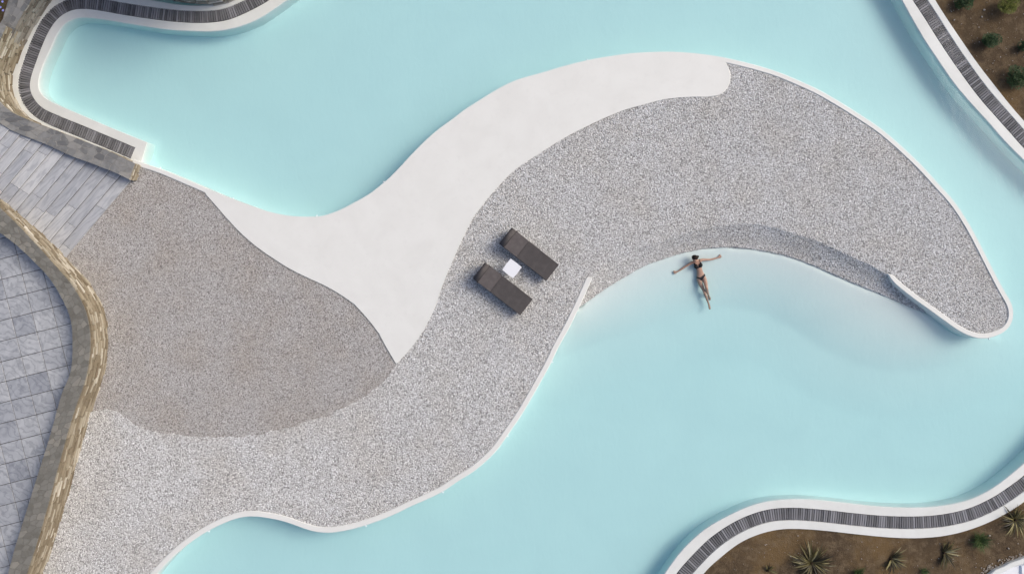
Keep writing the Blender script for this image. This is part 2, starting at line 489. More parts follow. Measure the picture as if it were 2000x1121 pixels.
B3_SLAT_IN = [(1264,1230),(1291,1172),(1321,1120.5),(1352,1085),(1388,1050),(1431,1021),(1467,1004.5),(1503,994.5),(1546,991.4),(1604,995),(1676,1003),(1730,1007.5),(1791,1008.5),(1841.6,1004.5),(1892,993),(1939,971.6),(1975,948),(2000,929),(2060,872),(2115,806)]
B3_OUT = [(1318,1235),(1345,1170),(1375,1119.6),(1406,1090),(1445.6,1060),(1481.6,1043.6),(1517.6,1034.5),(1550,1032.5),(1604,1035.5),(1676,1043.5),(1748,1050),(1802,1050.5),(1856,1044.5),(1910,1029),(1957,1007.6),(2000,980.6),(2070,920),(2140,835)]

# ------------------------------------------------------------------ pool floor
north_w = curve(NORTH, DECK); east_w = curve(EAST, CURB); south_w = curve(SOUTH, CURB)
shore_w = curve(SHORE, WATER); toe_w = curve(TOE, WATER - 0.75); crest_w = curve(CREST, GRAVEL)
b1_water = curve(B1_WATER, BORDER); b2_water = curve(B2_WATER, BORDER); b3_water = curve(B3_WATER, BORDER)

def dist_to(pts, line):
    out = np.full(len(pts), 1e9)
    a = line[:-1]; b = line[1:]
    for p, q in zip(a, b):
        d = q - p
        t = np.clip(((pts - p) @ d) / (d @ d + 1e-12), 0, 1)
        out = np.minimum(out, np.linalg.norm(pts - (p + t[:, None] * d), axis=1))
    return out

def inside(pts, poly):
    x, y = pts[:, 0], pts[:, 1]
    r = np.zeros(len(pts), bool)
    j = len(poly) - 1
    for i in range(len(poly)):
        xi, yi = poly[i]; xj, yj = poly[j]
        c = ((yi > y) != (yj > y)) & (x < (xj - xi) * (y - yi) / (yj - yi + 1e-12) + xi)
        r ^= c
        j = i
    return r

def pool_floor():
    nx, ny = 470, 296
    xs = np.linspace(-21.5, 21.5, nx); ys = np.linspace(-13.5, 13.5, ny)
    X, Y = np.meshgrid(xs, ys)
    pts = np.stack([X.ravel(), Y.ravel()], 1)
    thin = lambda c: c[::3]
    d = np.full(len(pts), 1e9)
    for c in (north_w, east_w, south_w, b1_water, b2_water, b3_water):
        d = np.minimum(d, dist_to(pts, thin(c)))
    rad, wid = 0.09, 0.35                           # coved joint between wall and floor
    lands = [np.concatenate([b1_water, to_world([(275,316),(-330,300),(-330,-400),(620,-400)], BORDER)]),
             np.concatenate([b2_water, to_world([(2400,410),(2400,-400),(1725,-400)], BORDER)]),
             np.concatenate([b3_water, to_world([(2400,790),(2400,1500),(1240,1500)], BORDER)]),
             np.concatenate([north_w, east_w, shore_w[::-1], south_w, to_world([(-330,1245),(-330,311)], CURB)])]
    for p in lands: d[inside(pts, p[::2])] = 0.0
    q = np.clip(1 - d / wid, 0, 1)
    z = WATER - DEPTH + rad * (1 - np.sqrt(np.clip(1 - q * q, 0, 1)))
    ds = dist_to(pts, thin(shore_w)); dt = dist_to(pts, thin(toe_w))
    # beach: an even slope from the waterline to its toe, then a gentler fall to the full depth
    poly = np.concatenate([shore_w, to_world([(1850,600),(1940,640)], WATER), toe_w[::-1], to_world([(1080,660),(1110,600)], WATER)])
    ins = inside(pts, poly)
    TOE_D = 0.42
    beach = WATER - TOE_D * ds / (ds + dt + 1e-6)
    apron = WATER - np.minimum(DEPTH, TOE_D + dt * 0.05)
    near = (~ins) & (pts[:, 1] < toe_w[:, 1].max() + .2) & (pts[:, 0] > toe_w[0, 0] - 1.0)
    z = np.where(near, np.maximum(z, apron), z)
    z = np.where(ins, np.maximum(beach, np.where(d < .3, z - .15, beach)), z)
    # land side of the waterline, underneath the gravel bank
    land = np.concatenate([shore_w, crest_w[::-1]])
    z = np.where(inside(pts, land), WATER + 0.33 * np.clip(ds / 1.0, 0, 1) - 0.10, z)
    Z = z.reshape(ny, nx)
    for _ in range(1):
        Z[1:-1, 1:-1] = (Z[1:-1, 1:-1] * 2 + Z[:-2, 1:-1] + Z[2:, 1:-1] + Z[1:-1, :-2] + Z[1:-1, 2:]) / 6
    verts = np.stack([pts[:, 0], pts[:, 1], Z.ravel()], 1)
    faces = [(j * nx + i, j * nx + i + 1, (j + 1) * nx + i + 1, (j + 1) * nx + i) for j in range(ny - 1) for i in range(nx - 1)]
    tag(obj('pool_floor', mesh('pool_floor', verts, faces, M_FLOOR, True)), kind='structure')
    return lambda x, y: Z[int(round((y + 13.5) / 27 * (ny - 1))), int(round((x + 21.5) / 43 * (nx - 1)))]
floor_z = pool_floor()

# water: one closed body filling the basin
bm = bmesh.new(); box_bm(bm, (0, 0, (WATER - 1.8) / 2), (43, 27, -1.8 - WATER))
tag(from_bm('pool_water', bm, M_WATER), kind='structure')

# ground round the whole place, out to the horizon
gv = [(-150,-150),(150,-150),(150,150),(-150,150),(-21.4,-13.4),(21.4,-13.4),(21.4,13.4),(-21.4,13.4)]
tag(obj('ground', mesh('ground', [(x, y, SOIL - 0.012) for x, y in gv], [(0,1,5,4),(1,2,6,5),(2,3,7,6),(3,0,4,7)], M_SOIL)), kind='structure')

# ------------------------------------------------------------------ island: deck, kerbs, gravel
def offset(c, d):
    t, n = normals(c)
    return c + n * d

def ended(c, w, r0, r1):
    """widths of a kerb along c, rounded off at its free ends"""
    s = arclen(c); L = s[-1]
    k = np.full(len(c), w)
    if r0: k *= np.sqrt(np.clip(1 - np.clip(1 - s / r0, 0, 1) ** 2, 0.02, 1))
    if r1: k *= np.sqrt(np.clip(1 - np.clip(1 - (L - s) / r1, 0, 1) ** 2, 0.02, 1))
    return k[:, None]

deck_l = curve(DECK_L, DECK, it=1); deck_r = curve(DECK_R, DECK, it=1)
iN0 = int(np.argmin(np.linalg.norm(north_w - deck_l[0], axis=1)))
iN1 = int(np.argmin(np.linalg.norm(north_w - deck_r[-1], axis=1)))
deck_poly = np.concatenate([north_w[iN0:iN1 + 1], deck_r[::-1], deck_l[::-1][1:]])
tag(slab('concrete_deck', deck_poly, DECK, -1.5, M_DECK, ch=0.015), kind='structure')

# north-west kerb from the border's end to the deck
kn = north_w[:iN0 + 1]
t_, n_ = normals(kn)
kn_in = kn - n_ * np.linspace(0.155, 0.165, len(kn))[:, None]
tag(band('pool_kerb', kn, kn_in, CURB, -1.5, M_DECK), kind='structure')

# east kerb round the tip of the island
iE0 = int(np.argmin(np.linalg.norm(east_w - deck_r[-1], axis=1)))
ke = east_w[max(0, iE0 - 2):]
t_, n_ = normals(ke)
ke_in = ke - n_ * ended(ke, 0.162, 0, 0.35)
tag(band('pool_kerb', ke, ke_in, CURB + 0.004, -1.5, M_DECK), kind='structure')

# south kerb
ks = south_w
t_, n_ = normals(ks)
ks_in = ks - n_ * ended(ks, 0.182, 0.09, 0)
tag(band('pool_kerb', ks, ks_in, CURB, -1.5, M_DECK), kind='structure')

# left wall curves
wl_out = curve(WALL_OUT, WALL, 0.05); wl_in = curve(WALL_IN, WALL, 0.05)

def gravel(name, bm, bed, peb, density, smin, smax, seed, flat):
    bmesh.ops.triangulate(bm, faces=bm.faces[:])
    for f in bm.faces:
        f.normal_update()
        if f.normal.z < 0: f.normal_flip()
    me = bpy.data.meshes.new(name); bm.to_mesh(me); bm.free()
    me.materials.append(bed); me.materials.append(peb)
    o = obj(name, me)
    g = bpy.data.node_groups.new(name, 'GeometryNodeTree')
    g.interface.new_socket('Geometry', in_out='INPUT', socket_type='NodeSocketGeometry')
    g.interface.new_socket('Geometry', in_out='OUTPUT', socket_type='NodeSocketGeometry')
    N = g.nodes.new; L = g.links.new
    gi, go = N('NodeGroupInput'), N('NodeGroupOutput')
    dp = N('GeometryNodeDistributePointsOnFaces'); dp.inputs['Density'].default_value = density; dp.inputs['Seed'].default_value = seed
    ico = N('GeometryNodeMeshIcoSphere'); ico.inputs['Radius'].default_value = 0.5; ico.inputs['Subdivisions'].default_value = 2
    sm = N('GeometryNodeSetShadeSmooth')
    mt = N('GeometryNodeSetMaterial'); mt.inputs['Material'].default_value = peb
    rs = N('FunctionNodeRandomValue'); rs.data_type = 'FLOAT_VECTOR'
    rs.inputs[0].default_value = (smin, smin * .8, smin * flat); rs.inputs[1].default_value = (smax, smax * .8, smax * flat); rs.inputs['Seed'].default_value = seed + 1
    rr = N('FunctionNodeRandomValue'); rr.data_type = 'FLOAT_VECTOR'
    rr.inputs[0].default_value = (-.5, -.5, 0); rr.inputs[1].default_value = (.5, .5, 6.283); rr.inputs['Seed'].default_value = seed + 2
    ins = N('GeometryNodeInstanceOnPoints')
    jn = N('GeometryNodeJoinGeometry')
    L(gi.outputs[0], dp.inputs['Mesh']); L(dp.outputs['Points'], ins.inputs['Points'])
    L(ico.outputs['Mesh'], sm.inputs['Geometry']); L(sm.outputs[0], mt.inputs['Geometry']); L(mt.outputs[0], ins.inputs['Instance'])
    L(rs.outputs[0], ins.inputs['Scale']); L(rr.outputs[0], ins.inputs['Rotation'])
    L(gi.outputs[0], jn.inputs[0]); L(ins.outputs[0], jn.inputs[0]); L(jn.outputs[0], go.inputs[0])
    md = o.modifiers.new('pebbles', 'NODES'); md.node_group = g
    return o

dark_line = curve(DARK, GRAVEL)
ke_g = ke - normals(ke)[1] * 0.10
ks_g = ks - normals(ks)[1] * 0.11
iw = int(np.argmin(np.linalg.norm(wl_out - dark_line[0], axis=1)))
i_st = int(np.argmin(np.linalg.norm(wl_out - np.array(P(124, 503, 0).xy), axis=1)))
wl_g = wl_out - 0 * wl_out

# the two gravels run into each other along an uneven edge; the brown bed passes 6 mm below the pale one
t_, n_ = normals(dark_line)
fade = np.sin(np.linspace(0, math.pi, len(dark_line)))[:, None] ** .5
wav = np.convolve(rng.normal(0, 1, len(dark_line)), [.2, .3, .3, .2], 'same')[:, None]
pale_edge = dark_line + n_ * wav * 0.075 * fade
brown_edge = dark_line - n_ * (0.16 * fade) * (1 if (n_[len(n_)//2][1] > 0) else -1)
# pale gravel: flat field plus the bank that runs down to the water in the cove
bm = bmesh.new()
iKe = int(np.argmin(np.linalg.norm(ke_g - crest_w[-1], axis=1)))
pale = np.concatenate([deck_r, ke_g[3:iKe + 1], crest_w[::-1][2:-2], ks_g[6:], wl_out[iw:][::-1], pale_edge[1:-1]])
bm.faces.new([bm.verts.new((x, y, GRAVEL)) for x, y in pale])
nb = 90
ca, cb = resample(crest_w, nb), resample(shore_w, nb)
rows = []
for f in (0, .08, .2, .4, .6, .8, 1.0, 1.04):
    zz = GRAVEL + (WATER + 0.012 - GRAVEL) * ((1 - (1 - max(0, f - 0.06) / 0.94) ** 1.45) if f < 1.0 else 1.0)
    if f < .1: zz = GRAVEL - 0.004 * (f > 0)
    if f > 1.02: zz = WATER - 0.05
    rows.append([bm.verts.new((*(ca[i] + (cb[i] - ca[i]) * f), zz)) for i in range(nb)])
for a, b in zip(rows[:-1], rows[1:]):
    for i in range(nb - 1):
        bm.faces.new((a[i], a[i + 1], b[i + 1], b[i]))
g1 = gravel('gravel', bm, M_BED, M_PEB, 1550, 0.029, 0.065, 3, 0.5)
tag(g1, 'pale grey marble pebbles covering the island down to the water', 'gravel', kind='stuff')

# brown-grey gravel by the steps
bm = bmesh.new()
st_edge = [P(127, 500, 0).xy, P(254, 351, 0).xy, P(268, 324, 0).xy]
kn_g = kn - normals(kn)[1] * 0.10
brown = np.concatenate([brown_edge[::-1], wl_out[i_st:iw][::-1], np.array([tuple(v) for v in st_edge]), kn_g[2:-2], deck_l])
bm.faces.new([bm.verts.new((x, y, GRAVEL - 0.006)) for x, y in brown])
g2 = gravel('gravel', bm, M_BEDD, M_PEBD, 2300, 0.024, 0.048, 11, 0.5)
tag(g2, 'finer brownish grey pebbles between the marble steps and the white deck', 'gravel', kind='stuff')

# ------------------------------------------------------------------ pool borders with slatted channels
def slat_mesh():
    bm = bmesh.new(); box_bm(bm, (0, 0, 0), (1, 1, 1))
    me = bpy.data.meshes.new('slat'); bmesh.ops.recalc_face_normals(bm, faces=bm.faces[:]); bm.to_mesh(me); bm.free()
    me.materials.append(M_WOOD); return me
SLAT = slat_mesh()

def border(water, slat_in, outer, side, width, label, start=None, stop=None):
    """inner band, slatted channel, outer band. side = +1 when the channel lies left of the traced direction"""
    W = curve(water, BORDER); S = curve(slat_in, BORDER); O = curve(outer, BORDER)
    t, n = normals(S)
    S2 = soften(S + n * side * width, 8)
    tag(band('pool_border', W, S, BORDER, -1.5, M_BORDER, n=400), kind='structure')
    tag(band('pool_border', S2, O, BORDER, -0.6, M_BORDER, n=400), kind='structure')
    mid = (S + S2) / 2
    s = arclen(mid)
    e = empty('slatted_grate', (*mid[len(mid) // 2], BORDER - 0.06))
    tag(e, label, 'drain grate', 'slatted drain grates along the pool edge')
    off = np.array(e.location[:2])
    band('channel', S - n * side * 0.03 - off, S2 + n * side * 0.03 - off, -0.02, -0.3, M_CHANNEL, e, n=300)
    pitch = 0.076
    k = 0
    q = s[0] + 0.04
    while q < s[-1] - 0.02:
        x = np.array([np.interp(q, s, mid[:, 0]), np.interp(q, s, mid[:, 1])])
        a = np.array([np.interp(q, s, t[:, 0]), np.interp(q, s, t[:, 1])])
        pp = (x[0] * H / (H - BORDER) * PPM + 1000, 560.5 - x[1] * H / (H - BORDER) * PPM)
        if -25 < pp[0] < 2025 and -25 < pp[1] < 1146:
            o = bpy.data.objects.new('slat', SLAT)
            o.location = (x[0] - off[0], x[1] - off[1], 0.06 - 0.018 + random.uniform(-.006, .004))
            o.rotation_euler = (random.uniform(-.02, .02), random.uniform(-.02, .02), math.atan2(a[1], a[0]) + math.pi / 2 + random.uniform(-.012, .012))
            o.scale = (width - 0.012 - random.uniform(0, .012), 0.055 + random.uniform(-.004, .003), 0.05)
            link(o, e); k += 1
        q += pitch
    return S, S2, O

S1a, S1b, O1 = border(B1_WATER, B1_SLAT_IN, B1_WALL, -1, 0.385, 'curved grate of dark grey slats below the stone walls')
border(B2_WATER, B2_SLAT_IN, B2_OUT, 1, 0.395, 'gently bent grate of dark grey slats beside the bed of green shrubs')
border(B3_WATER, B3_SLAT_IN, B3_OUT, -1, 0.40, 'wavy grate of dark grey slats above the bed of sword leaf plants')
# end block closing the top-left channel
endp = [S1a[-1], b1_water[-1], np.array(P(276, 316, BORDER).xy), np.array(P(262, 334, BORDER).xy), O1[-1], S1b[-1]]
tag(slab('pool_border', endp, BORDER, -1.5, M_BORDER), kind='structure')

# plain plastered rims where the pool ends beyond the picture
for a, b in (((-13, 13.2), (13, 13.2)), ((-14, -13.2), (5, -13.2)), ((21.2, -5), (21.2, 4))):
    a, b = np.array(a, float), np.array(b, float)
    d = (b - a) / np.linalg.norm(b - a); n = np.array([-d[1], d[0]]) * .25
    tag(band('pool_border', np.array([a - n, b - n]), np.array([a + n, b + n]), BORDER - .004, -1.5, M_BORDER, n=4), kind='structure')

# ------------------------------------------------------------------ planting beds
def soil(name, poly, z):
    return tag(slab(name, [P(x, y, z).xy for x, y in poly], z, z - 0.4, M_SOIL), kind='structure')
b2o = [tuple(p) for p in catmull(B2_OUT, 4)]; b3o = [tuple(p) for p in catmull(B3_OUT, 4)]
soil('planting_bed', [(x - 6, y + 4) for x, y in b2o] + [(2330, 345), (2330, -290), (1785, -290)], SOIL)
soil('planting_bed', [(x - 1, y - 6) for x, y in b3o] + [(2330, 835), (2330, 1390), (1300, 1390)], SOIL)
soil('planting_bed', [(-330, -290), (60, -290), (60, -60), (30, 0), (14, 46), (-30, 90), (-330, 90)], 0.18)

# ------------------------------------------------------------------ stone walls
def clip_half(poly, nx, ny, c):
    out = []
    for i in range(len(poly)):
        p, q = poly[i], poly[(i + 1) % len(poly)]
        dp = nx * p[0] + ny * p[1] - c; dq = nx * q[0] + ny * q[1] - c
        if dp <= 0: out.append(p)
        if (dp < 0 < dq) or (dq < 0 < dp):
            t = dp / (dp - dq)
            out.append((p[0] + t * (q[0] - p[0]), p[1] + t * (q[1] - p[1])))
    return out

def cells(L, Wd, size, gap):
    nx, ny = max(1, round(L / size)), max(1, round(Wd / size))
    pts = [((i + .5 + random.uniform(-.42, .42)) * L / nx, (j + .5 + random.uniform(-.38, .38)) * Wd / ny) for i in range(nx) for j in range(ny)]
    res = []
    for p in pts:
        poly = [(0.006, 0.006), (L - .006, 0.006), (L - .006, Wd - .006), (0.006, Wd - .006)]
        for q in pts:
            if q is p: continue
            dx, dy = q[0] - p[0], q[1] - p[1]
            d = math.hypot(dx, dy)
            if d > size * 3: continue
            ux, uy = dx / d, dy / d
            poly = clip_half(poly, ux, uy, ux * p[0] + uy * p[1] + d / 2 - gap / 2)
            if len(poly) < 3: break
        if len(poly) >= 3: res.append(poly)
    return res

def ledger(seed):
    r = random.Random(seed)
    bm = bmesh.new(); vs = box_bm(bm, (0, 0, 0), (1, 1, 1))
    bmesh.ops.recalc_face_normals(bm, faces=bm.faces[:])
    bmesh.ops.bevel(bm, geom=bm.edges[:], offset=0.09, segments=1, affect='EDGES', clamp_overlap=True)
    for v in bm.verts:
        v.co += Vector((r.uniform(-.05, .05), r.uniform(-.10, .10), r.uniform(-.07, .07)))
    me = bpy.data.meshes.new('face_stone'); bm.to_mesh(me); bm.free()
    return me
LEDGERS = [ledger(k) for k in range(8)]
def ledger_set(mat):
    out = []
    for m in LEDGERS:
        c = m.copy(); c.materials.append(mat); out.append(c)
    return out
TAN = ledger_set(M_LEDGE); GREY = ledger_set(M_LEDGE_GREY)

def seen(x, y, z, m=15):
    k = H / (H - z) * PPM
    px, py = x * k + 1000, 560.5 - y * k
    return -m < px < 2000 + m and -m < py < 1121 + m

def stone_wall(label, out_c, in_c, ztop, zbase, meshes, flag_mat, size, course, mean_len, base_fn=None, side=1, jut=(-.012, .032)):
    """out_c: plan line of the stone face, in_c: back edge; ztop may vary along the wall"""
    n = 260
    A, B = resample(out_c, n), resample(in_c, n)
    zt = np.interp(np.linspace(0, 1, n), np.linspace(0, 1, len(np.atleast_1d(ztop))), np.atleast_1d(ztop))
    e = empty('stone_wall', (*A[n // 2], zbase))
    tag(e, label, 'wall')
    off = np.array([e.location[0], e.location[1]])
    t, nn = normals(A)
    Ac = A - nn * side * 0.06
    band('wall_core', Ac - off, B - off, zt - 0.012 - zbase, np.full(n, -0.05), M_CORE, e, ch=0.005)
    s = arclen(A); L = s[-1]
    at = lambda c, q: np.array([np.interp(q, s, c[:, 0]), np.interp(q, s, c[:, 1])])
    # mortar sheet under the cap stones, set a little proud of the core
    band('mortar', Ac - off + nn * side * 0.045, B - off, zt + 0.006 - zbase, zt - 0.03 - zbase, M_CEMENT if flag_mat is M_FLAG else M_MORTAR, e, ch=0.004)
    if True:
        Wd = float(np.mean(np.linalg.norm(A - B, axis=1)))
        for poly in cells(L, Wd, size, 0.020):
            cx = sum(p[0] for p in poly) / len(poly); cy = sum(p[1] for p in poly) / len(poly)
            zc = np.interp(cx, s, zt)
            c = at(A, cx) + (at(B, cx) - at(A, cx)) * cy / Wd
            if not seen(c[0], c[1], zc): continue
            vs = []
            for (a, b) in poly:
                f = min(1, max(0, b / Wd))
                q = at(A, a) * (1 - f) + at(B, a) * f
                vs.append((q[0] - c[0], q[1] - c[1], np.interp(a, s, zt) - zc))
            wob = []
            for k in range(len(vs)):
                p0, p1 = vs[k], vs[(k + 1) % len(vs)]
                wob.append((p0[0] * .96, p0[1] * .96, p0[2]))
                if math.hypot(p1[0] - p0[0], p1[1] - p0[1]) > .07:
                    wob.append(tuple((p0[q] + p1[q]) / 2 * (1 + random.uniform(-.07, .05) * (q < 2)) for q in range(3)))
            vs = wob
            m = len(vs); dz = random.uniform(.010, .018)
            verts = [(x, y, z + dz) for x, y, z in vs] + [(x * 1.03, y * 1.03, z - .02) for x, y, z in vs]
            faces = [tuple(range(m))] + [(k, (k + 1) % m, m + (k + 1) % m, m + k) for k in range(m)]
            bm = bmesh.new(); bv = [bm.verts.new(v) for v in verts]
            for f in faces: bm.faces.new([bv[k] for k in f])
            o = from_bm('cap_stone', bm, flag_mat, e)
            o.location = (c[0] - off[0], c[1] - off[1], zc - zbase)
    # coursed face stones
    found = []
    z = zbase
    row = 0
    while z < zt.max() - 0.02:
        hgt = course * random.uniform(.75, 1.25)
        q = random.uniform(-.3, 0)
        while q < L:
            ln = mean_len * random.uniform(.45, 1.6)
            m = min(L - .01, max(.01, q + ln / 2))
            top = np.interp(m, s, zt)
            lo = zbase if base_fn is None else base_fn(m / L)
            hh = min(hgt, top - z - .025)
            if z + hgt > lo and hh > 0.02:
                a, b = at(A, max(0, q)), at(A, min(L, q + ln))
                c = (a + b) / 2; dd = b - a
                if np.linalg.norm(dd) > 0.04:
                    found.append((c, dd, z, hh, seen(c[0], c[1], z + hh / 2, 5)))
            q += ln
        z += hgt; row += 1
    # the near end of the wall is faced too
    if seen(*A[0], zt[0], 5):
        z = max(zbase, GRAVEL)
        while z < zt[0] - .05:
            hgt = min(course * random.uniform(.9, 1.3), zt[0] - .02 - z)
            f = random.uniform(-.1, 0)
            while f < .98:
                g2_ = min(1.0, f + random.uniform(.28, .6)); f0 = max(0.0, f)
                p, q = A[0] + (B[0] - A[0]) * f0, A[0] + (B[0] - A[0]) * g2_
                dd = q - p
                if np.dot(np.array([-dd[1], dd[0]]) * side, -t[0]) < 0: dd = -dd
                if np.linalg.norm(dd) > .05: found.append(((p + q) / 2 - t[0] * .045, dd, z, hgt, True))
                f = g2_
            z += hgt
    inview = [f for f in found if f[4]]
    inview.sort(key=lambda f: -np.linalg.norm(f[1]))
    for k, (c, dd, z, hh, _) in enumerate(inview[:300]):
        ln = np.linalg.norm(dd)
        o = bpy.data.objects.new('face_stone', random.choice(meshes))
        nrm = np.array([-dd[1], dd[0]]) / ln * side
        pr = random.uniform(*jut)
        o.location = (c[0] + nrm[0] * (pr - .05) - off[0], c[1] + nrm[1] * (pr - .05) - off[1], z + hh / 2 - zbase)
        o.rotation_euler = (0, random.uniform(-.02, .02), math.atan2(dd[1], dd[0]) + random.uniform(-.03, .03))
        o.scale = (ln * .97, 0.13, hh * .93)
        link(o, e)
    rest = inview[300:] + [f for f in found if not f[4]]
    if rest:
        bm = bmesh.new()
        for (c, dd, z, hh, _) in rest:
            ln = np.linalg.norm(dd); nrm = np.array([-dd[1], dd[0]]) / ln * side; pr = random.uniform(*jut)
            M = Matrix.Translation((c[0] + nrm[0] * (pr - .05) - off[0], c[1] + nrm[1] * (pr - .05) - off[1], z + hh / 2 - zbase)) @ Matrix.Rotation(math.atan2(dd[1], dd[0]), 4, 'Z')
            box_bm(bm, (0, 0, 0), (ln * .96, .13, hh * .9), M)
        o = from_bm('small_face_stones', bm, meshes[0].materials[0], e); o['kind'] = 'stuff'
    print('wall', label[:30], len(inview), len(found))
    return e

def stair_base(f):
    # height of the steps along the left wall: falls to zero where the gravel starts
    px = f * arclen(wl_out)[-1]
    lim = arclen(wl_out)[i_st]
    return 0.0 if px > lim else min(0.6, (lim - px) / lim * 0.62) * 0.8

stone_wall('curved stone wall between the marble steps, gravel and the tiled terrace', wl_out, wl_in, WALL, GRAVEL, TAN, M_FLAG, 0.20, 0.062, 0.34, stair_base, side=1)

# lower wall beside the steps: rises with them, bends round behind the pool corner
LW_OUT = [(264,319.5),(212,295),(152,271),(91,248),(54.6,234),(24,219.5),(4,203),(-13,177),(-20,147),(-19,128),(-10,102),(-2,84),(6,64),(12,51)]
LW_IN = [(252,351),(227,339),(182,321),(136,304),(91,283),(45,265),(18,253),(0,241),(-42,212),(-66,170),(-66,125),(-56,85),(-46,55),(-36,30)]
zl = [.36, .43, .51, .59, .65, .70, .73] + [.75] * 7
c0 = catmull(LW_OUT); zz = np.interp(np.linspace(0, len(LW_OUT) - 1, len(c0)), range(len(LW_OUT)), zl)
lw_out = resample(np.column_stack([to_world(c0, zz), zz]), 200)
c1 = catmull(LW_IN); z1 = np.interp(np.linspace(0, 1, len(c1)), np.linspace(0, 1, 200), lw_out[:, 2])
lw_in = resample(to_world(c1, z1), 200)
stone_wall('grey capped stone wall beside the marble steps, sloping down to the gravel', lw_out[:, :2], lw_in, lw_out[:, 2], BORDER + .002, TAN, M_FLAGB, 0.27, 0.065, 0.36, None, side=-1, jut=(-.06, -.015))

# upper wall round the head of the pool
UW_OUT = [(14,80),(28,58),(39,35),(54,12),(69,-12),(86,-38),(115,-62),(170,-62),(225,-45),(285,-26),(340,-12),(394,-6),(440,-16),(500,-60),(560,-110)]
UW_IN = [(-18,60),(2,46),(9,26),(17,0),(35,-45),(90,-110),(165,-112),(235,-92),(292,-72),(345,-60),(390,-54),(420,-64),(470,-100),(530,-150)]
uw_out = soften(resample(to_world(catmull(UW_OUT), 0.40), 240), 3); uw_in = soften(resample(to_world(catmull(UW_IN), 0.40), 240), 3)
uz = [.40] * 10 + [.45, .9, 1.9, 2.6] + [2.8] * 15  # out-of-view stretch made taller, to shade the pool's upper-left corner
stone_wall('stone wall curving round the head of the pool by the violet flowers', uw_out, uw_in, uz, BORDER + .002, GREY, M_FLAGB, 0.27, 0.07, 0.40, None, side=-1)

# end face of the lower wall and of its stair end: coursed quoins
# ------------------------------------------------------------------ marble steps
def stairs():
    st = empty('staircase', P(130, 420, 0))
    tag(st, 'broad pale marble steps with shallow treads between two stone walls', 'stairs')
    off = st.location
    T0, dT = np.array([254., 352.]), np.array([-21.5, -9.2])
    B0, dB = np.array([129., 499.]), np.array([-17.0, -14.3])
    rise = 0.052
    for i in range(14):
        z = rise * (i + 1)
        T, B, T2, B2 = T0 + dT * i, B0 + dB * i, T0 + dT * (i + 1), B0 + dB * (i + 1)
        u = (T - B) / np.linalg.norm(T - B)
        a, b, c, d = B - u * 22, T + u * 26, T2 + u * 26, B2 - u * 22
        pts = [np.array(P(*q, z).xy) - np.array(off.xy) for q in (a, b, c, d)]
        cen = sum(pts) / 4
        step = slab('step', [p - cen for p in [pts[0], pts[1], pts[2], pts[3]]], z - 0.034, z - 0.30, M_RISER, st)
        step.location = (*cen, 0)
        # marble slabs of the tread, butted end to end, oversailing the riser a little
        front = (pts[0] - pts[3]); front /= np.linalg.norm(front)
        cuts = [0.0]
        p = random.choice([.26, .33, .40, .47, .18]) + random.uniform(-.04, .04)
        while p < .92:
            cuts.append(p); p += random.uniform(.40, .62)
        cuts.append(1.0)
        for k in range(len(cuts) - 1):
            f0, f1 = cuts[k] + .0012, cuts[k + 1] - .0012
            q = [pts[0] * (1 - f0) + pts[1] * f0 + front * .022, pts[0] * (1 - f1) + pts[1] * f1 + front * .022,
                 pts[3] * (1 - f1) + pts[2] * f1 + front * .048, pts[3] * (1 - f0) + pts[2] * f0 + front * .048]
            m = sum(q) / 4
            mid_px = B + (T - B) * (cuts[k] + cuts[k + 1]) / 2
            if mid_px[0] < -60: continue
            ang = math.atan2(*(pts[1] - pts[0])[::-1])
            ca, sa = math.cos(-ang), math.sin(-ang)
            loc = [(ca * (w - m)[0] - sa * (w - m)[1], sa * (w - m)[0] + ca * (w - m)[1]) for w in q]
            o = slab('slab', loc, 0.017, -0.016, M_STEP, step, ch=0.006)
            o.location = (*(m - cen), z - 0.017 + random.uniform(-.001, .001))
            o.rotation_euler.z = ang
stairs()

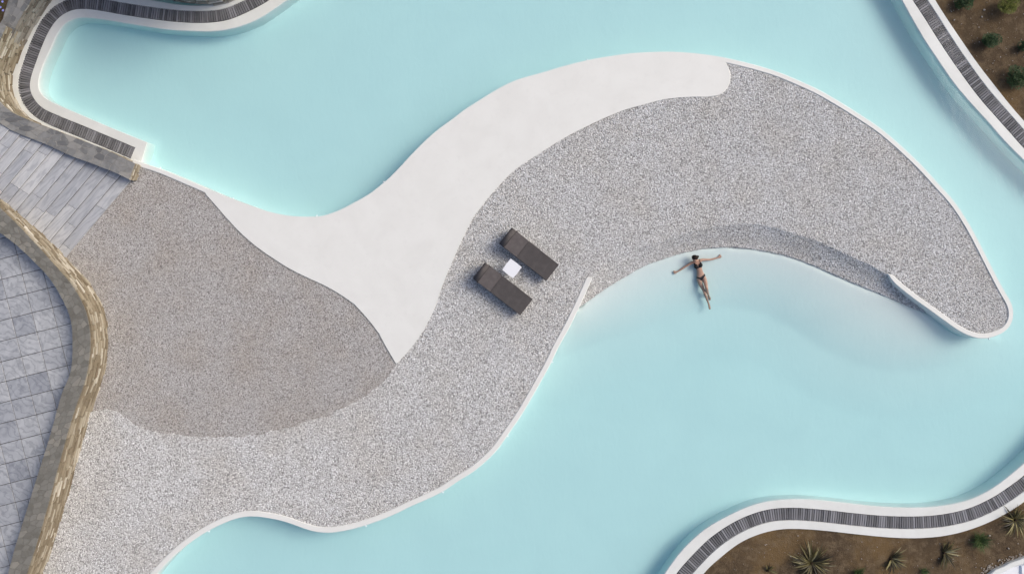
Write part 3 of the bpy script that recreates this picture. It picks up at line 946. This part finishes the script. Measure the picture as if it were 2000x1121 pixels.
# ------------------------------------------------------------------ tiled terrace
ter = slab('terrace', [P(x, y, TERRACE).xy for x, y in [(-400,330),(-110,380),(-50,425),(0,440),(50,480),(110,550),(146,600),(158,670),(148,735),(110,860),(60,1020),(20,1150),(-10,1260),(-10,1390),(-400,1390)]], TERRACE - 0.012, TERRACE - 0.5, M_GROUT)
tag(ter, kind='structure')
def tiles():
    u = np.array([math.cos(R(14.3)), -math.sin(R(14.3))]); v = np.array([math.sin(R(14.3)), math.cos(R(14.3))])
    o0 = np.array([33.7, 497.8]); su, sv = 41.0, 38.9
    k = (H - TERRACE) / H / PPM
    def tmesh(w, h):
        bm = bmesh.new(); box_bm(bm, (0, 0, -.01), (w, h, .03))
        top = [e for e in bm.edges if all(q.co.z > 0 for q in e.verts)]
        bmesh.ops.recalc_face_normals(bm, faces=bm.faces[:])
        bmesh.ops.bevel(bm, geom=top, offset=.004, segments=1, affect='EDGES')
        me = bpy.data.meshes.new('tile'); bm.to_mesh(me); bm.free(); me.materials.append(M_TILE); return me
    g = .018
    full = tmesh(su * k - g, sv * k - g); wide = tmesh(su * k * .62 - g, sv * k - g); slim = tmesh(su * k * .38 - g, sv * k - g)
    inner = catmull(WALL_IN)
    for i in range(-8, 6):
        for j in range(-4, 22):
            c = o0 + u * su * (i + .5) + v * sv * (j + .5)
            if not (-30 < c[0] < 190 and 440 < c[1] < 1150): continue
            lim = np.interp(c[1], inner[:, 1], inner[:, 0])
            if c[0] > lim + 24: continue
            parts = [(full, 0.0)]
            if random.random() < .05: parts = [(wide, -.19), (slim, .31)]
            for me, f in parts:
                q = c + u * su * f
                p = P(q[0], q[1], TERRACE)
                t = bpy.data.objects.new('tile', me)
                t.location = (p.x, p.y, TERRACE + random.uniform(-.0015, .0015))
                t.rotation_euler = (random.uniform(-.002, .002), random.uniform(-.002, .002), R(14.3) + (math.pi if random.random() < .5 else 0))
                link(t, ter)
tiles()

# ------------------------------------------------------------------ sun loungers and side table
def copy_tree(o, parent=None):
    c = o.copy(); C.objects.link(c); c.parent = parent
    for ch in list(o.children): copy_tree(ch, c)
    return c

def lounger():
    L, W, zt = 1.93, 0.655, 0.36
    r = empty('sun_lounger')
    # long side runs along x, head at -x; origin on the ground in the middle
    rbox('base_frame', (0, 0, .17), (L - .02, W - .02, .10), M_FRAME, r, .012)
    for sx in (-1, 1):
        for sy in (-1, 1):
            rbox('leg', (sx * (L / 2 - .12), sy * (W / 2 - .06), .065), (.07, .05, .13), M_FRAME, r, .006, 1)
    rbox('seat_cushion', (-L / 2 + .705 + (L - .705) / 2, 0, .29), (L - .705, W, .13), M_FAB, r, .012, 2, None, False)
    a = R(9)
    M = Matrix.Translation((-L / 2 + .70, 0, .29)) @ Matrix.Rotation(a, 4, 'Y') @ Matrix.Translation((-.35, 0, 0))
    rbox('backrest', (0, 0, 0), (.70, W, .125), M_FAB_LIT, r, .012, 2, M, False)
    M2 = Matrix.Translation((-L / 2 + .70, 0, .29)) @ Matrix.Rotation(a, 4, 'Y') @ Matrix.Translation((-.61, 0, .085))
    pil = rbox('head_pillow', (0, 0, 0), (.17, W - .010, .06), M_FAB, r, .016, 2, M2)
    M3 = Matrix.Translation((-L / 2 + .70, 0, .29)) @ Matrix.Rotation(a, 4, 'Y') @ Matrix.Translation((-.515, 0, .064))
    rbox('piping', (0, 0, 0), (.014, W - .02, .012), M_FRAME, pil, .004, 1, M3)
    for sy in (-1, 1):
        M4 = Matrix.Translation((-L / 2 + .70, sy * (W / 2 + .004), .29)) @ Matrix.Rotation(a, 4, 'Y') @ Matrix.Translation((-.50, 0, .03))
        rbox('strap', (0, 0, 0), (.05, .02, .09), M_FRAME, pil, .004, 1, M4)
    # prop under the backrest
    M5 = Matrix.Translation((-L / 2 + .25, 0, .235))
    rbox('backrest_prop', (0, 0, 0), (.04, W - .12, .10), M_FRAME, r, .005, 1, M5)
    return r
l1 = lounger()
l2 = copy_tree(l1)
for o, hx, hy, fx, fy, lb in ((l1, 986.8, 460.2, 1079.4, 532.8, 'charcoal cushioned sun lounger nearer the pale gravel bank and the swimmer'),
                              (l2, 935.0, 528.0, 1028.4, 600.0, 'charcoal cushioned sun lounger nearer the long tip of the white deck')):
    h, f = P(hx, hy, .36), P(fx, fy, .36)
    o.location = ((h.x + f.x) / 2, (h.y + f.y) / 2, 0.02)
    o.rotation_euler.z = math.atan2(f.y - h.y, f.x - h.x)
    tag(o, lb, 'sun lounger', 'sun loungers on the gravel')

def side_table():
    c = P(999.8, 524.4, .42)
    t = empty('side_table', (c.x, c.y, 0.02), R(-37.5))
    tag(t, 'small square white side table standing between the two sun loungers', 'table')
    # top: square with slightly bowed edges
    w = .225; pts = []
    for k in range(4):
        a = k * math.pi / 2
        for q in np.linspace(-1, 1, 9)[:-1]:
            x, y = q * w, -w - .012 * (1 - q * q) + .006
            pts.append((x * math.cos(a) - y * math.sin(a), x * math.sin(a) + y * math.cos(a)))
    slab('table_top', pts, .42, .39, M_TABLE, t, ch=.006)
    rbox('pedestal', (0, 0, .20), (.09, .09, .38), M_TABLE, t, .01)
    rbox('foot_plate', (0, 0, .012), (.30, .30, .02), M_TABLE, t, .006, 1)
side_table()

# ------------------------------------------------------------------ person lying in the shallow water
def skin_mesh(nodes, edges, root=0, sub=2):
    me = bpy.data.meshes.new('skin_base')
    me.from_pydata([tuple(n[0]) for n in nodes], edges, [])
    o = bpy.data.objects.new('skin_base', me); C.objects.link(o)
    sk = o.modifiers.new('s', 'SKIN'); sk.use_smooth_shade = True
    for k, n in enumerate(nodes):
        r = n[1]
        me.skin_vertices[0].data[k].radius = (r, r) if not isinstance(r, tuple) else r
        me.skin_vertices[0].data[k].use_root = (k == root)
    sd = o.modifiers.new('d', 'SUBSURF'); sd.levels = sub; sd.render_levels = sub
    dg = bpy.context.evaluated_depsgraph_get(); dg.update()
    ev = bpy.data.meshes.new_from_object(o.evaluated_get(dg))
    bpy.data.objects.remove(o); bpy.data.meshes.remove(me)
    return ev

def person():
    def Q(px, py, dz): return P(px, py, WATER + dz)
    N, E, ix = [], [], {}
    def nd(name, px, py, dz, r, to=None):
        ix[name] = len(N); N.append((Q(px, py, dz), r))
        if to: E.append((ix[to], ix[name]))
    nd('pelvis', 1369.0, 540.0, -0.11, (.135, .095))
    nd('belly', 1367.2, 532.5, -0.08, (.108, .085), 'pelvis')
    nd('waist', 1366.0, 527.0, -0.06, (.100, .082), 'belly')
    nd('chest', 1364.0, 519.0, -0.02, (.118, .090), 'waist')
    nd('upper', 1362.0, 512.5, 0.01, (.105, .075), 'chest')
    nd('neckb', 1360.6, 509.8, 0.05, .050, 'upper')
    nd('neck', 1359.0, 508.6, 0.095, .045, 'neckb')
    nd('jaw', 1356.6, 509.4, .135, (.060, .065), 'neck')
    nd('head', 1356.6, 506.6, .185, (.078, .085), 'jaw')
    nd('crown', 1357.2, 503.0, .245, (.058, .062), 'head')
    nd('clavr', 1366.5, 509.4, 0.02, .058, 'upper')
    nd('shr', 1370.8, 507.6, 0.015, .050, 'clavr')
    nd('uar', 1378.0, 507.4, -0.0, .040, 'shr')
    nd('elr', 1387.0, 507.2, -0.02, .034, 'uar')
    nd('far', 1393.0, 506.0, -0.025, .033, 'elr')
    nd('wrr', 1401.0, 503.8, -0.03, .023, 'far')
    nd('plr', 1404.2, 501.9, -0.03, (.036, .018), 'wrr')
    nd('plr2', 1408.6, 499.2, -0.032, (.036, .015), 'plr')
    nd('clavl', 1356.0, 512.2, 0.01, .058, 'upper')
    nd('shl', 1351.0, 513.0, 0.0, .050, 'clavl')
    nd('ual', 1344.0, 517.4, -0.02, .040, 'shl')
    nd('ell', 1336.0, 522.4, -0.045, .034, 'ual')
    nd('fal', 1331.0, 526.0, -0.055, .033, 'ell')
    nd('wrl', 1324.0, 530.4, -0.07, .023, 'fal')
    nd('pll', 1320.0, 531.4, -0.07, (.036, .018), 'wrl')
    nd('pll2', 1315.2, 531.9, -0.072, (.036, .015), 'pll')
    nd('hipl', 1364.6, 545.5, -0.12, .092, 'pelvis')
    nd('thl', 1369.0, 556.0, -0.12, .075, 'hipl')
    nd('knl', 1374.3, 566.8, -0.1, .052, 'thl')
    nd('cal', 1377.6, 575.5, -0.14, .054, 'knl')
    nd('anl', 1383.2, 591.0, -0.205, .031, 'cal')
    nd('hel', 1384.2, 594.0, -0.21, .034, 'anl')
    nd('bal', 1385.8, 599.5, -0.205, (.040, .024), 'hel')
    nd('tol', 1386.2, 602.2, -0.2, (.034, .017), 'bal')
    nd('tol2', 1386.6, 604.6, -0.2, (.030, .014), 'tol')
    nd('hipr', 1374.6, 542.2, -0.11, .092, 'pelvis')
    nd('thr', 1377.6, 552.0, -0.05, .076, 'hipr')
    nd('knr', 1380.0, 562.6, 0.05, .055, 'thr')
    nd('car', 1380.8, 568.0, -0.08, .054, 'knr')
    nd('anr', 1384.0, 577.0, -0.25, .031, 'car')
    nd('her', 1384.4, 578.2, -0.28, .034, 'anr')
    nd('bar', 1386.0, 582.0, -0.315, (.040, .024), 'her')
    nd('tor', 1386.6, 584.0, -0.32, (.034, .017), 'bar')
    nd('tor2', 1387.2, 586.4, -0.32, (.030, .014), 'tor')
    body = skin_mesh(N, E, 0, 3)
    bm = bmesh.new(); bm.from_mesh(body)
    # breasts, nose, ears and fingers grow out of the same body mesh
    def blob(c, r, sx=1, sy=1, sz=1):
        g = bmesh.ops.create_icosphere(bm, subdivisions=3, radius=r, matrix=Matrix.Translation(c) @ Matrix.Diagonal((sx, sy, sz, 1)))
    blob(Q(1359.6, 520.6, .065), .062, 1, 1, .8)
    blob(Q(1368.4, 517.6, .07), .062, 1, 1, .8)
    blob(Q(1355.4, 510.7, .195), .011, .8, 1.5, 1)          # nose
    blob(Q(1352.0, 506.6, .165), .020, .5, 1, 1.2); blob(Q(1361.6, 506.0, .165), .020, .5, 1, 1.2)   # ears
    def hand(palm, d, side, curl):
        d = Vector(d).normalized(); up = Vector((0, 0, 1)); lat = up.cross(d).normalized()
        for k, (o, ln) in enumerate(((-.030, .062), (-.010, .074), (.011, .070), (.030, .054))):
            b = palm + lat * o + d * .012
            s = lat * o * .5
            n = [(b, .011), (b + d * ln * .5 + s + up * .004, .010), (b + d * ln * .8 + s * 1.3 - up * curl, .009), (b + d * ln + s * 1.5 - up * curl * 2.2, .0075)]
            m = skin_mesh(n, [(0, 1), (1, 2), (2, 3)], 0, 2); bm.from_mesh(m); bpy.data.meshes.remove(m)
        b = palm + lat * side * .022 - d * .03
        n = [(b, .012), (b + lat * side * .028 + d * .02, .0115), (b + lat * side * .038 + d * .05, .009)]
        m = skin_mesh(n, [(0, 1), (1, 2)], 0, 2); bm.from_mesh(m); bpy.data.meshes.remove(m)
    pr, pl = Q(1404.8, 501.5, -.03), Q(1319.4, 531.5, -.07)
    hand(pr, Q(1410.4, 498.0, -.035) - pr, -1, .006)
    hand(pl, Q(1312.0, 532.2, -.075) - pl, 1, .006)
    me = bpy.data.meshes.new('person'); bm.to_mesh(me); bm.free(); me.materials.append(M_SKIN)
    for p in me.polygons: p.use_smooth = True
    root = obj('person', me)
    tag(root, 'woman in a black bikini reclining in the shallow water with arms spread', 'person')
    # clothing: shells lifted off the body
    def topx(v):
        k = H / (H - v.z) * PPM
        return v.x * k + 1000, 560.5 - v.y * k
    def z7(pts): return np.array([(1280 + x / 7.475, 470 + y / 7.475) for x, y in pts])
    def shell(name, polys, zmin):
        bm = bmesh.new(); bm.from_mesh(me)
        bm.normal_update()
        cen = np.array([topx(f.calc_center_median()) for f in bm.faces])
        zc = np.array([f.calc_center_median().z for f in bm.faces])
        keep = np.zeros(len(cen), bool)
        for p in polys: keep |= inside(cen, p)
        keep &= zc > zmin
        bmesh.ops.delete(bm, geom=[f for f, k in zip(bm.faces, keep) if not k], context='FACES')
        for v in bm.verts: v.co += v.normal * .007
        for _ in range(6):
            nw = {}
            for v in bm.verts:
                nb = [e.other_vert(v).co for e in v.link_edges if e.is_boundary]
                if len(nb) == 2: nw[v] = v.co * .5 + (nb[0] + nb[1]) * .25
            for v, c in nw.items(): v.co = c
        return from_bm(name, bm, M_BIKINI, root, True)
    shell('bikini_top', [z7([(575,335),(602,345),(628,386),(620,410),(590,418),(560,410),(550,385),(560,352)]), z7([(652,318),(690,330),(698,362),(690,388),(660,394),(632,386),(640,345)]),
                         z7([(612,396),(645,386),(645,394),(612,405)]), z7([(638,270),(646,270),(664,330),(650,330)]), z7([(560,318),(568,318),(578,350),(568,350)])], WATER - .15)
    shell('bikini_bottom', [z7([(578,518),(612,532),(655,536),(700,505),(728,462),(740,480),(712,535),(690,562),(680,585),(662,578),(640,560),(586,538)])], WATER - .5)
    # hair: a cap over the crown with a knot at the back
    bm = bmesh.new()
    hc = Q(1357.2, 502.9, .20)
    bmesh.ops.create_icosphere(bm, subdivisions=3, radius=.1, matrix=Matrix.Translation(hc) @ Matrix.Rotation(R(-12), 4, 'Z') @ Matrix.Rotation(R(28), 4, 'X') @ Matrix.Diagonal((1.06, .80, 1.0, 1)))
    bmesh.ops.create_icosphere(bm, subdivisions=2, radius=.045, matrix=Matrix.Translation(Q(1362.6, 501.4, .18)))
    for v in bm.verts:
        v.co += v.co.normalized() * random.uniform(-.003, .003)
    from_bm('hair', bm, M_HAIR, root, True)
    # eyes and mouth
    for x, y in ((1353.9, 509.0), (1357.4, 508.8)):
        bm = bmesh.new(); bmesh.ops.create_icosphere(bm, subdivisions=2, radius=.008, matrix=Matrix.Translation(Q(x, y, .236)))
        from_bm('eye', bm, M_HAIR, root, True)
    bm = bmesh.new(); bmesh.ops.create_icosphere(bm, subdivisions=2, radius=.018, matrix=Matrix.Translation(Q(1355.6, 512.4, .165)) @ Matrix.Diagonal((1, .45, .5, 1)))
    lip = NT('lips').done((.36, .11, .09), 0.5, 0.4)
    from_bm('mouth', bm, lip, root, True)
person()

# ------------------------------------------------------------------ plants
def leaf_into(bm, p, d, w, droop, seg=1, wmid=.5):
    d = Vector(d); up = Vector((0, 0, 1))
    lat = d.cross(up)
    if lat.length < 1e-4: lat = Vector((1, 0, 0))
    lat.normalize()
    if seg == 1:
        a = bm.verts.new(p); b = bm.verts.new(p + d * wmid + lat * w / 2); c = bm.verts.new(p + d - up * droop); e = bm.verts.new(p + d * wmid - lat * w / 2)
        bm.faces.new((a, b, c, e)); return
    prev = None
    for k in range(seg + 1):
        f = k / seg
        ww = w * (0.55 + 0.9 * f - 1.45 * f * f) + .002
        q = p + d * f - up * droop * f * f
        r = (bm.verts.new(q - lat * ww / 2 + up * ww * .25), bm.verts.new(q), bm.verts.new(q + lat * ww / 2 + up * ww * .25))
        if prev:
            bm.faces.new((prev[0], prev[1], r[1], r[0])); bm.faces.new((prev[1], prev[2], r[2], r[1]))
        prev = r

def shrub(px, py, rad, hgt, mat, label, n=1700, z=SOIL, group=None, leaf=.048):
    c = P(px, py, z + hgt * .5); r = rad * 1.3 / PPM
    e = empty('shrub', (c.x, c.y, z)); tag(e, label, 'shrub', group)
    bm = bmesh.new()
    lobes = [(random.uniform(-.5, .5) * r, random.uniform(-.5, .5) * r, random.uniform(.35, .8) * hgt, random.uniform(.35, .6)) for _ in range(9)]
    for _ in range(n):
        lx, ly, lz, lr = random.choice(lobes)
        v = Vector((random.gauss(0, 1), random.gauss(0, 1), random.gauss(0, 1))).normalized() * random.uniform(.5, 1.05) ** .5
        p = Vector((lx + v.x * lr * r, ly + v.y * lr * r, max(.03, lz + v.z * lr * hgt * .5)))
        d = (v + Vector((random.uniform(-.6, .6), random.uniform(-.6, .6), random.uniform(0, .7)))).normalized() * leaf * random.uniform(.7, 1.4)
        leaf_into(bm, p, d, leaf * .5, leaf * .15)
    me = bpy.data.meshes.new('foliage'); bm.to_mesh(me); bm.free(); me.materials.append(mat); obj('foliage', me, e)
    bm = bmesh.new()
    for _ in range(7):
        a = random.uniform(0, 6.28); q = Vector((math.cos(a) * r * .5, math.sin(a) * r * .5, hgt * .6))
        M = Matrix.Translation(q / 2) @ q.to_track_quat('Z', 'Y').to_matrix().to_4x4()
        bmesh.ops.create_cone(bm, segments=5, radius1=.012, radius2=.006, depth=q.length, matrix=M)
    from_bm('stem', bm, M_STEM, e)
    return e

G1 = 'shrubs in the bed beyond the channel'
shrub(1883, 4, 13, .42, M_SHRUB, 'small dark green shrub cut by the picture edge nearest the slatted channel', group=G1)
shrub(1967, 11, 17, .50, M_SHRUBY, 'yellow green shrub in the brown bed, the only bright one', 1900, group=G1)
shrub(1933, 76, 14.5, .40, M_SHRUB, 'round dark green shrub alone in the middle of the brown bed', group=G1)
shrub(1985, 149, 18, .45, M_SHRUB, 'largest dark green shrub, lowest in the bed above the channel', 2100, group=G1)
shrub(2002, 88, 9, .35, M_SHRUB, 'dark shrub half out of the picture at its right edge', 900, group=G1)

def sword_plant(px, py, rad, n, label, fan=(0, 6.283), z=SOIL, mat=M_BLADE, lean=.45):
    r = rad / PPM
    c = P(px, py, z); e = empty('sword_leaf_plant', (c.x, c.y, z)); tag(e, label, 'plant', 'sword leaf plants in the lower bed')
    for k in range(n):
        a = random.uniform(*fan); ln = r * random.choice([random.uniform(.4, .75), random.uniform(.6, 1.1)])
        rise = random.uniform(.15, 1.0) * lean * 2
        d = Vector((math.cos(a) * ln, math.sin(a) * ln, ln * rise))
        bm = bmesh.new()
        leaf_into(bm, Vector((math.cos(a + .8) * .03, math.sin(a + .8) * .03, .02)), d, random.uniform(.045, .075) * min(1.2, .55 + r * .7), ln * rise * random.uniform(.2, .9), seg=5)
        me = bpy.data.meshes.new('leaf'); bm.to_mesh(me); bm.free(); me.materials.append(mat)
        obj('leaf', me, e)
    bm = bmesh.new(); bmesh.ops.create_cone(bm, segments=8, radius1=.05, radius2=.03, depth=.1, cap_ends=True, matrix=Matrix.Translation((0, 0, .04)))
    from_bm('stem', bm, M_STEM, e)
    return e
sword_plant(1584, 1098, 50, 105, 'largest clump of bronze sword leaves at the lower picture edge')
sword_plant(1739, 1090, 31, 60, 'middle sized bronze sword leaf clump below the lowest bend of the channel', fan=(-2.6, 1.0))
sword_plant(1842, 1078, 32, 58, 'bronze sword leaf clump just left of the dark green grassy tuft', fan=(-2.2, 1.6))
sword_plant(1981, 1014, 36, 72, 'bronze sword leaf clump cut by the right picture edge beside the white border')
sword_plant(1499, 1113, 17, 16, 'tiny sparse yellowish sword leaf clump', fan=(-.6, 2.2))

def tuft(px, py, rad, n, label):
    r = rad / PPM; c = P(px, py, SOIL + .1)
    e = empty('grass_tuft', (c.x, c.y, SOIL)); tag(e, label, 'plant', 'green grassy tufts in the lower bed')
    bm = bmesh.new()
    for _ in range(n):
        a = random.uniform(0, 6.28); ln = r * random.uniform(.5, 1.15); s = random.uniform(0, .4) * r; b = random.uniform(0, 6.28)
        leaf_into(bm, Vector((math.cos(b) * s, math.sin(b) * s, .02)), Vector((math.cos(a) * ln, math.sin(a) * ln, ln * random.uniform(.4, 1.6))), .018, ln * random.uniform(.1, .7), seg=3)
    me = bpy.data.meshes.new('blades'); bm.to_mesh(me); bm.free(); me.materials.append(M_TUFT); obj('blades', me, e)
    bm = bmesh.new(); bmesh.ops.create_cone(bm, segments=7, radius1=r * .3, radius2=r * .15, depth=.08, cap_ends=True, matrix=Matrix.Translation((0, 0, .03)))
    from_bm('stem', bm, M_STEM, e)
tuft(1914, 1056, 19, 260, 'round dark green grassy tuft below the white border')
tuft(1677, 1120, 14, 130, 'dark green grassy tuft cut by the lower picture edge beside the largest sword clump')
tuft(1807, 1117, 10, 60, 'faint low green tuft at the lower edge between two sword clumps')

def flowers():
    z = .18; c = P(0, 12, z)
    e = empty('flowering_plant', (c.x, c.y, z)); tag(e, 'green plant with violet flowers behind the stone wall in the corner', 'plant')
    bm = bmesh.new()
    for _ in range(420):
        p = Vector((random.gauss(-.08, .14), random.gauss(0, .2), random.uniform(.02, .28)))
        d = Vector((random.uniform(-1, 1), random.uniform(-1, 1), random.uniform(0, 1))).normalized() * random.uniform(.03, .06)
        leaf_into(bm, p, d, .03, .01)
    me = bpy.data.meshes.new('foliage'); bm.to_mesh(me); bm.free(); me.materials.append(M_TUFT); obj('foliage', me, e)
    for px, py in ((5, 4), (1, 15), (6, 21)):
        q = P(px, py, z + .33) - e.location
        bm = bmesh.new()
        for k in range(6):
            a = k * 1.047 + random.uniform(-.1, .1)
            leaf_into(bm, q, Vector((math.cos(a), math.sin(a), .25)) * .04, .04, .006, wmid=.65)
        me = bpy.data.meshes.new('flower'); bm.to_mesh(me); bm.free(); me.materials.append(M_PETAL); obj('flower', me, e)
flowers()

# ------------------------------------------------------------------ loose chips on the soil
def chips():
    bm = bmesh.new()
    def chip(px, py, s):
        p = P(px, py, SOIL)
        M = Matrix.Translation((p.x, p.y, SOIL + s * .25)) @ Matrix.Rotation(random.uniform(0, 3), 4, 'Z') @ Matrix.Diagonal((s * random.uniform(.7, 1.2), s * random.uniform(.5, .9), s * .55, 1))
        bmesh.ops.create_icosphere(bm, subdivisions=1, radius=.5, matrix=M)
    pb2 = catmull(B2_OUT); pb3 = catmull(B3_OUT)
    n = 0
    while n < 120:
        px, py = random.uniform(1835, 2010), random.uniform(-10, 225)
        if px > np.interp(py, pb2[:, 1], pb2[:, 0]) + 6:
            chip(px, py, random.choice([.02, .02, .025, .03, .045])); n += 1
    n = 0
    while n < 120:
        px, py = random.uniform(1385, 2010), random.uniform(985, 1130)
        if py > np.interp(px, pb3[:, 0], pb3[:, 1]) + 5:
            chip(px, py, random.choice([.02, .02, .025, .03, .045])); n += 1
    for px, py in ((1921.5, 20.5), (1863, 40), (1917, 34), (1969, 1070), (1932, 1045)): chip(px, py, .09)
    for _ in range(170):                                 # rubble along the white roof's edge
        f = random.random(); px = 1915 + f * 85; py = 1119 - f * 33 - abs(random.gauss(0, 6)) + 2
        chip(px, py, random.uniform(.02, .07))
    me = bpy.data.meshes.new('stone_chips'); bm.to_mesh(me); bm.free(); me.materials.append(M_CRUMB)
    tag(obj('stone_chips', me), 'small pale stone chips strewn over the brown soil', 'stones', kind='stuff')
chips()

# ------------------------------------------------------------------ white roof in the corner
def white_roof():
    z = SOIL + .12
    e = empty('white_roof', P(1975, 1115, SOIL)); tag(e, 'white rendered roof corner beside the rubble at the end of the bed', 'roof')
    o = e.location
    edge = [(1905,1140),(1922,1128),(1936,1121),(1944,1113),(1953,1109),(1962,1106),(1968,1101),(1976,1098.5),(1985,1096),(1992,1092),(2001,1089),(2030,1080),(2080,1066)]
    A = to_world(edge, z) - np.array(o.xy)
    B = to_world([(x + 4, y + 9) for x, y in edge], z) - np.array(o.xy)
    band('parapet', A, B, .12, -.2, M_BORDER, e)
    poly = [tuple(p) for p in B] + [tuple(np.array(P(2120, 1075, z).xy) - np.array(o.xy)), tuple(np.array(P(2120, 1260, z).xy) - np.array(o.xy)), tuple(np.array(P(1890, 1260, z).xy) - np.array(o.xy))]
    slab('roof_slab', poly, .10, -.2, M_WHITE, e)
    slab('raised_edge', [tuple(np.array(P(x, y, z).xy) - np.array(o.xy)) for x, y in [(1993,1104),(2006,1098),(2110,1075),(2110,1250),(1996,1250)]], .16, .05, M_WHITE, e, ch=.02)
white_roof()

# ------------------------------------------------------------------ little return nozzles along the kerbs
def nozzles():
    bm = bmesh.new()
    bmesh.ops.create_cone(bm, cap_ends=True, segments=10, radius1=.024, radius2=.018, depth=.08, matrix=Matrix.Rotation(R(90), 4, 'Y'))
    bmesh.ops.create_cone(bm, cap_ends=True, segments=10, radius1=.034, radius2=.034, depth=.012, matrix=Matrix.Translation((-.04, 0, 0)) @ Matrix.Rotation(R(90), 4, 'Y'))
    bmesh.ops.recalc_face_normals(bm, faces=bm.faces[:])
    me = bpy.data.meshes.new('return_nozzle'); bm.to_mesh(me); bm.free(); me.materials.append(M_TABLE)
    labels = ['tiny white return nozzle on the thin kerb just past the end of the stair wall', 'tiny white return nozzle where the thin kerb widens into the white deck', 'tiny white return nozzle at the lowest sag of the white deck edge', 'tiny white return nozzle on the steep rise of the white deck edge', 'tiny white return nozzle on the deck edge short of its rounded end', 'tiny white return nozzle at the pointed far tip of the gravel island', 'tiny white return nozzle on the straight kerb below the loungers, nearest the swimmer', 'tiny white return nozzle where the kerb below the loungers starts to bend away', 'tiny white return nozzle on the lower kerb midway between its bend and its lowest bulge', 'tiny white return nozzle on the lower kerb right beside its lowest bulge', 'tiny white return nozzle on the lower kerb past the small hump near the bottom edge']
    for lab, (px, py, line) in zip(labels, ((313,330,north_w),(454,388,north_w),(620,422.5,north_w),(748,356,north_w),(1148,118,north_w),(1929,662,east_w),(1077,708,south_w),(992,850,south_w),(863,961,south_w),(715,1025,south_w),(409,1035,south_w))):
        p = np.array(P(px, py, 0).xy)
        k = int(np.argmin(np.linalg.norm(line - p, axis=1)))
        n = normals(line)[1][k]                       # towards the water for every traced kerb
        q = line[k] + n * 0.012
        o = bpy.data.objects.new('return_nozzle', me)
        o.location = (q[0], q[1], 0.0)
        o.rotation_euler = (0, 0, math.atan2(n[1], n[0]))
        link(o)
        tag(o, lab, 'pool fitting', 'return nozzles along the island kerb')
nozzles()
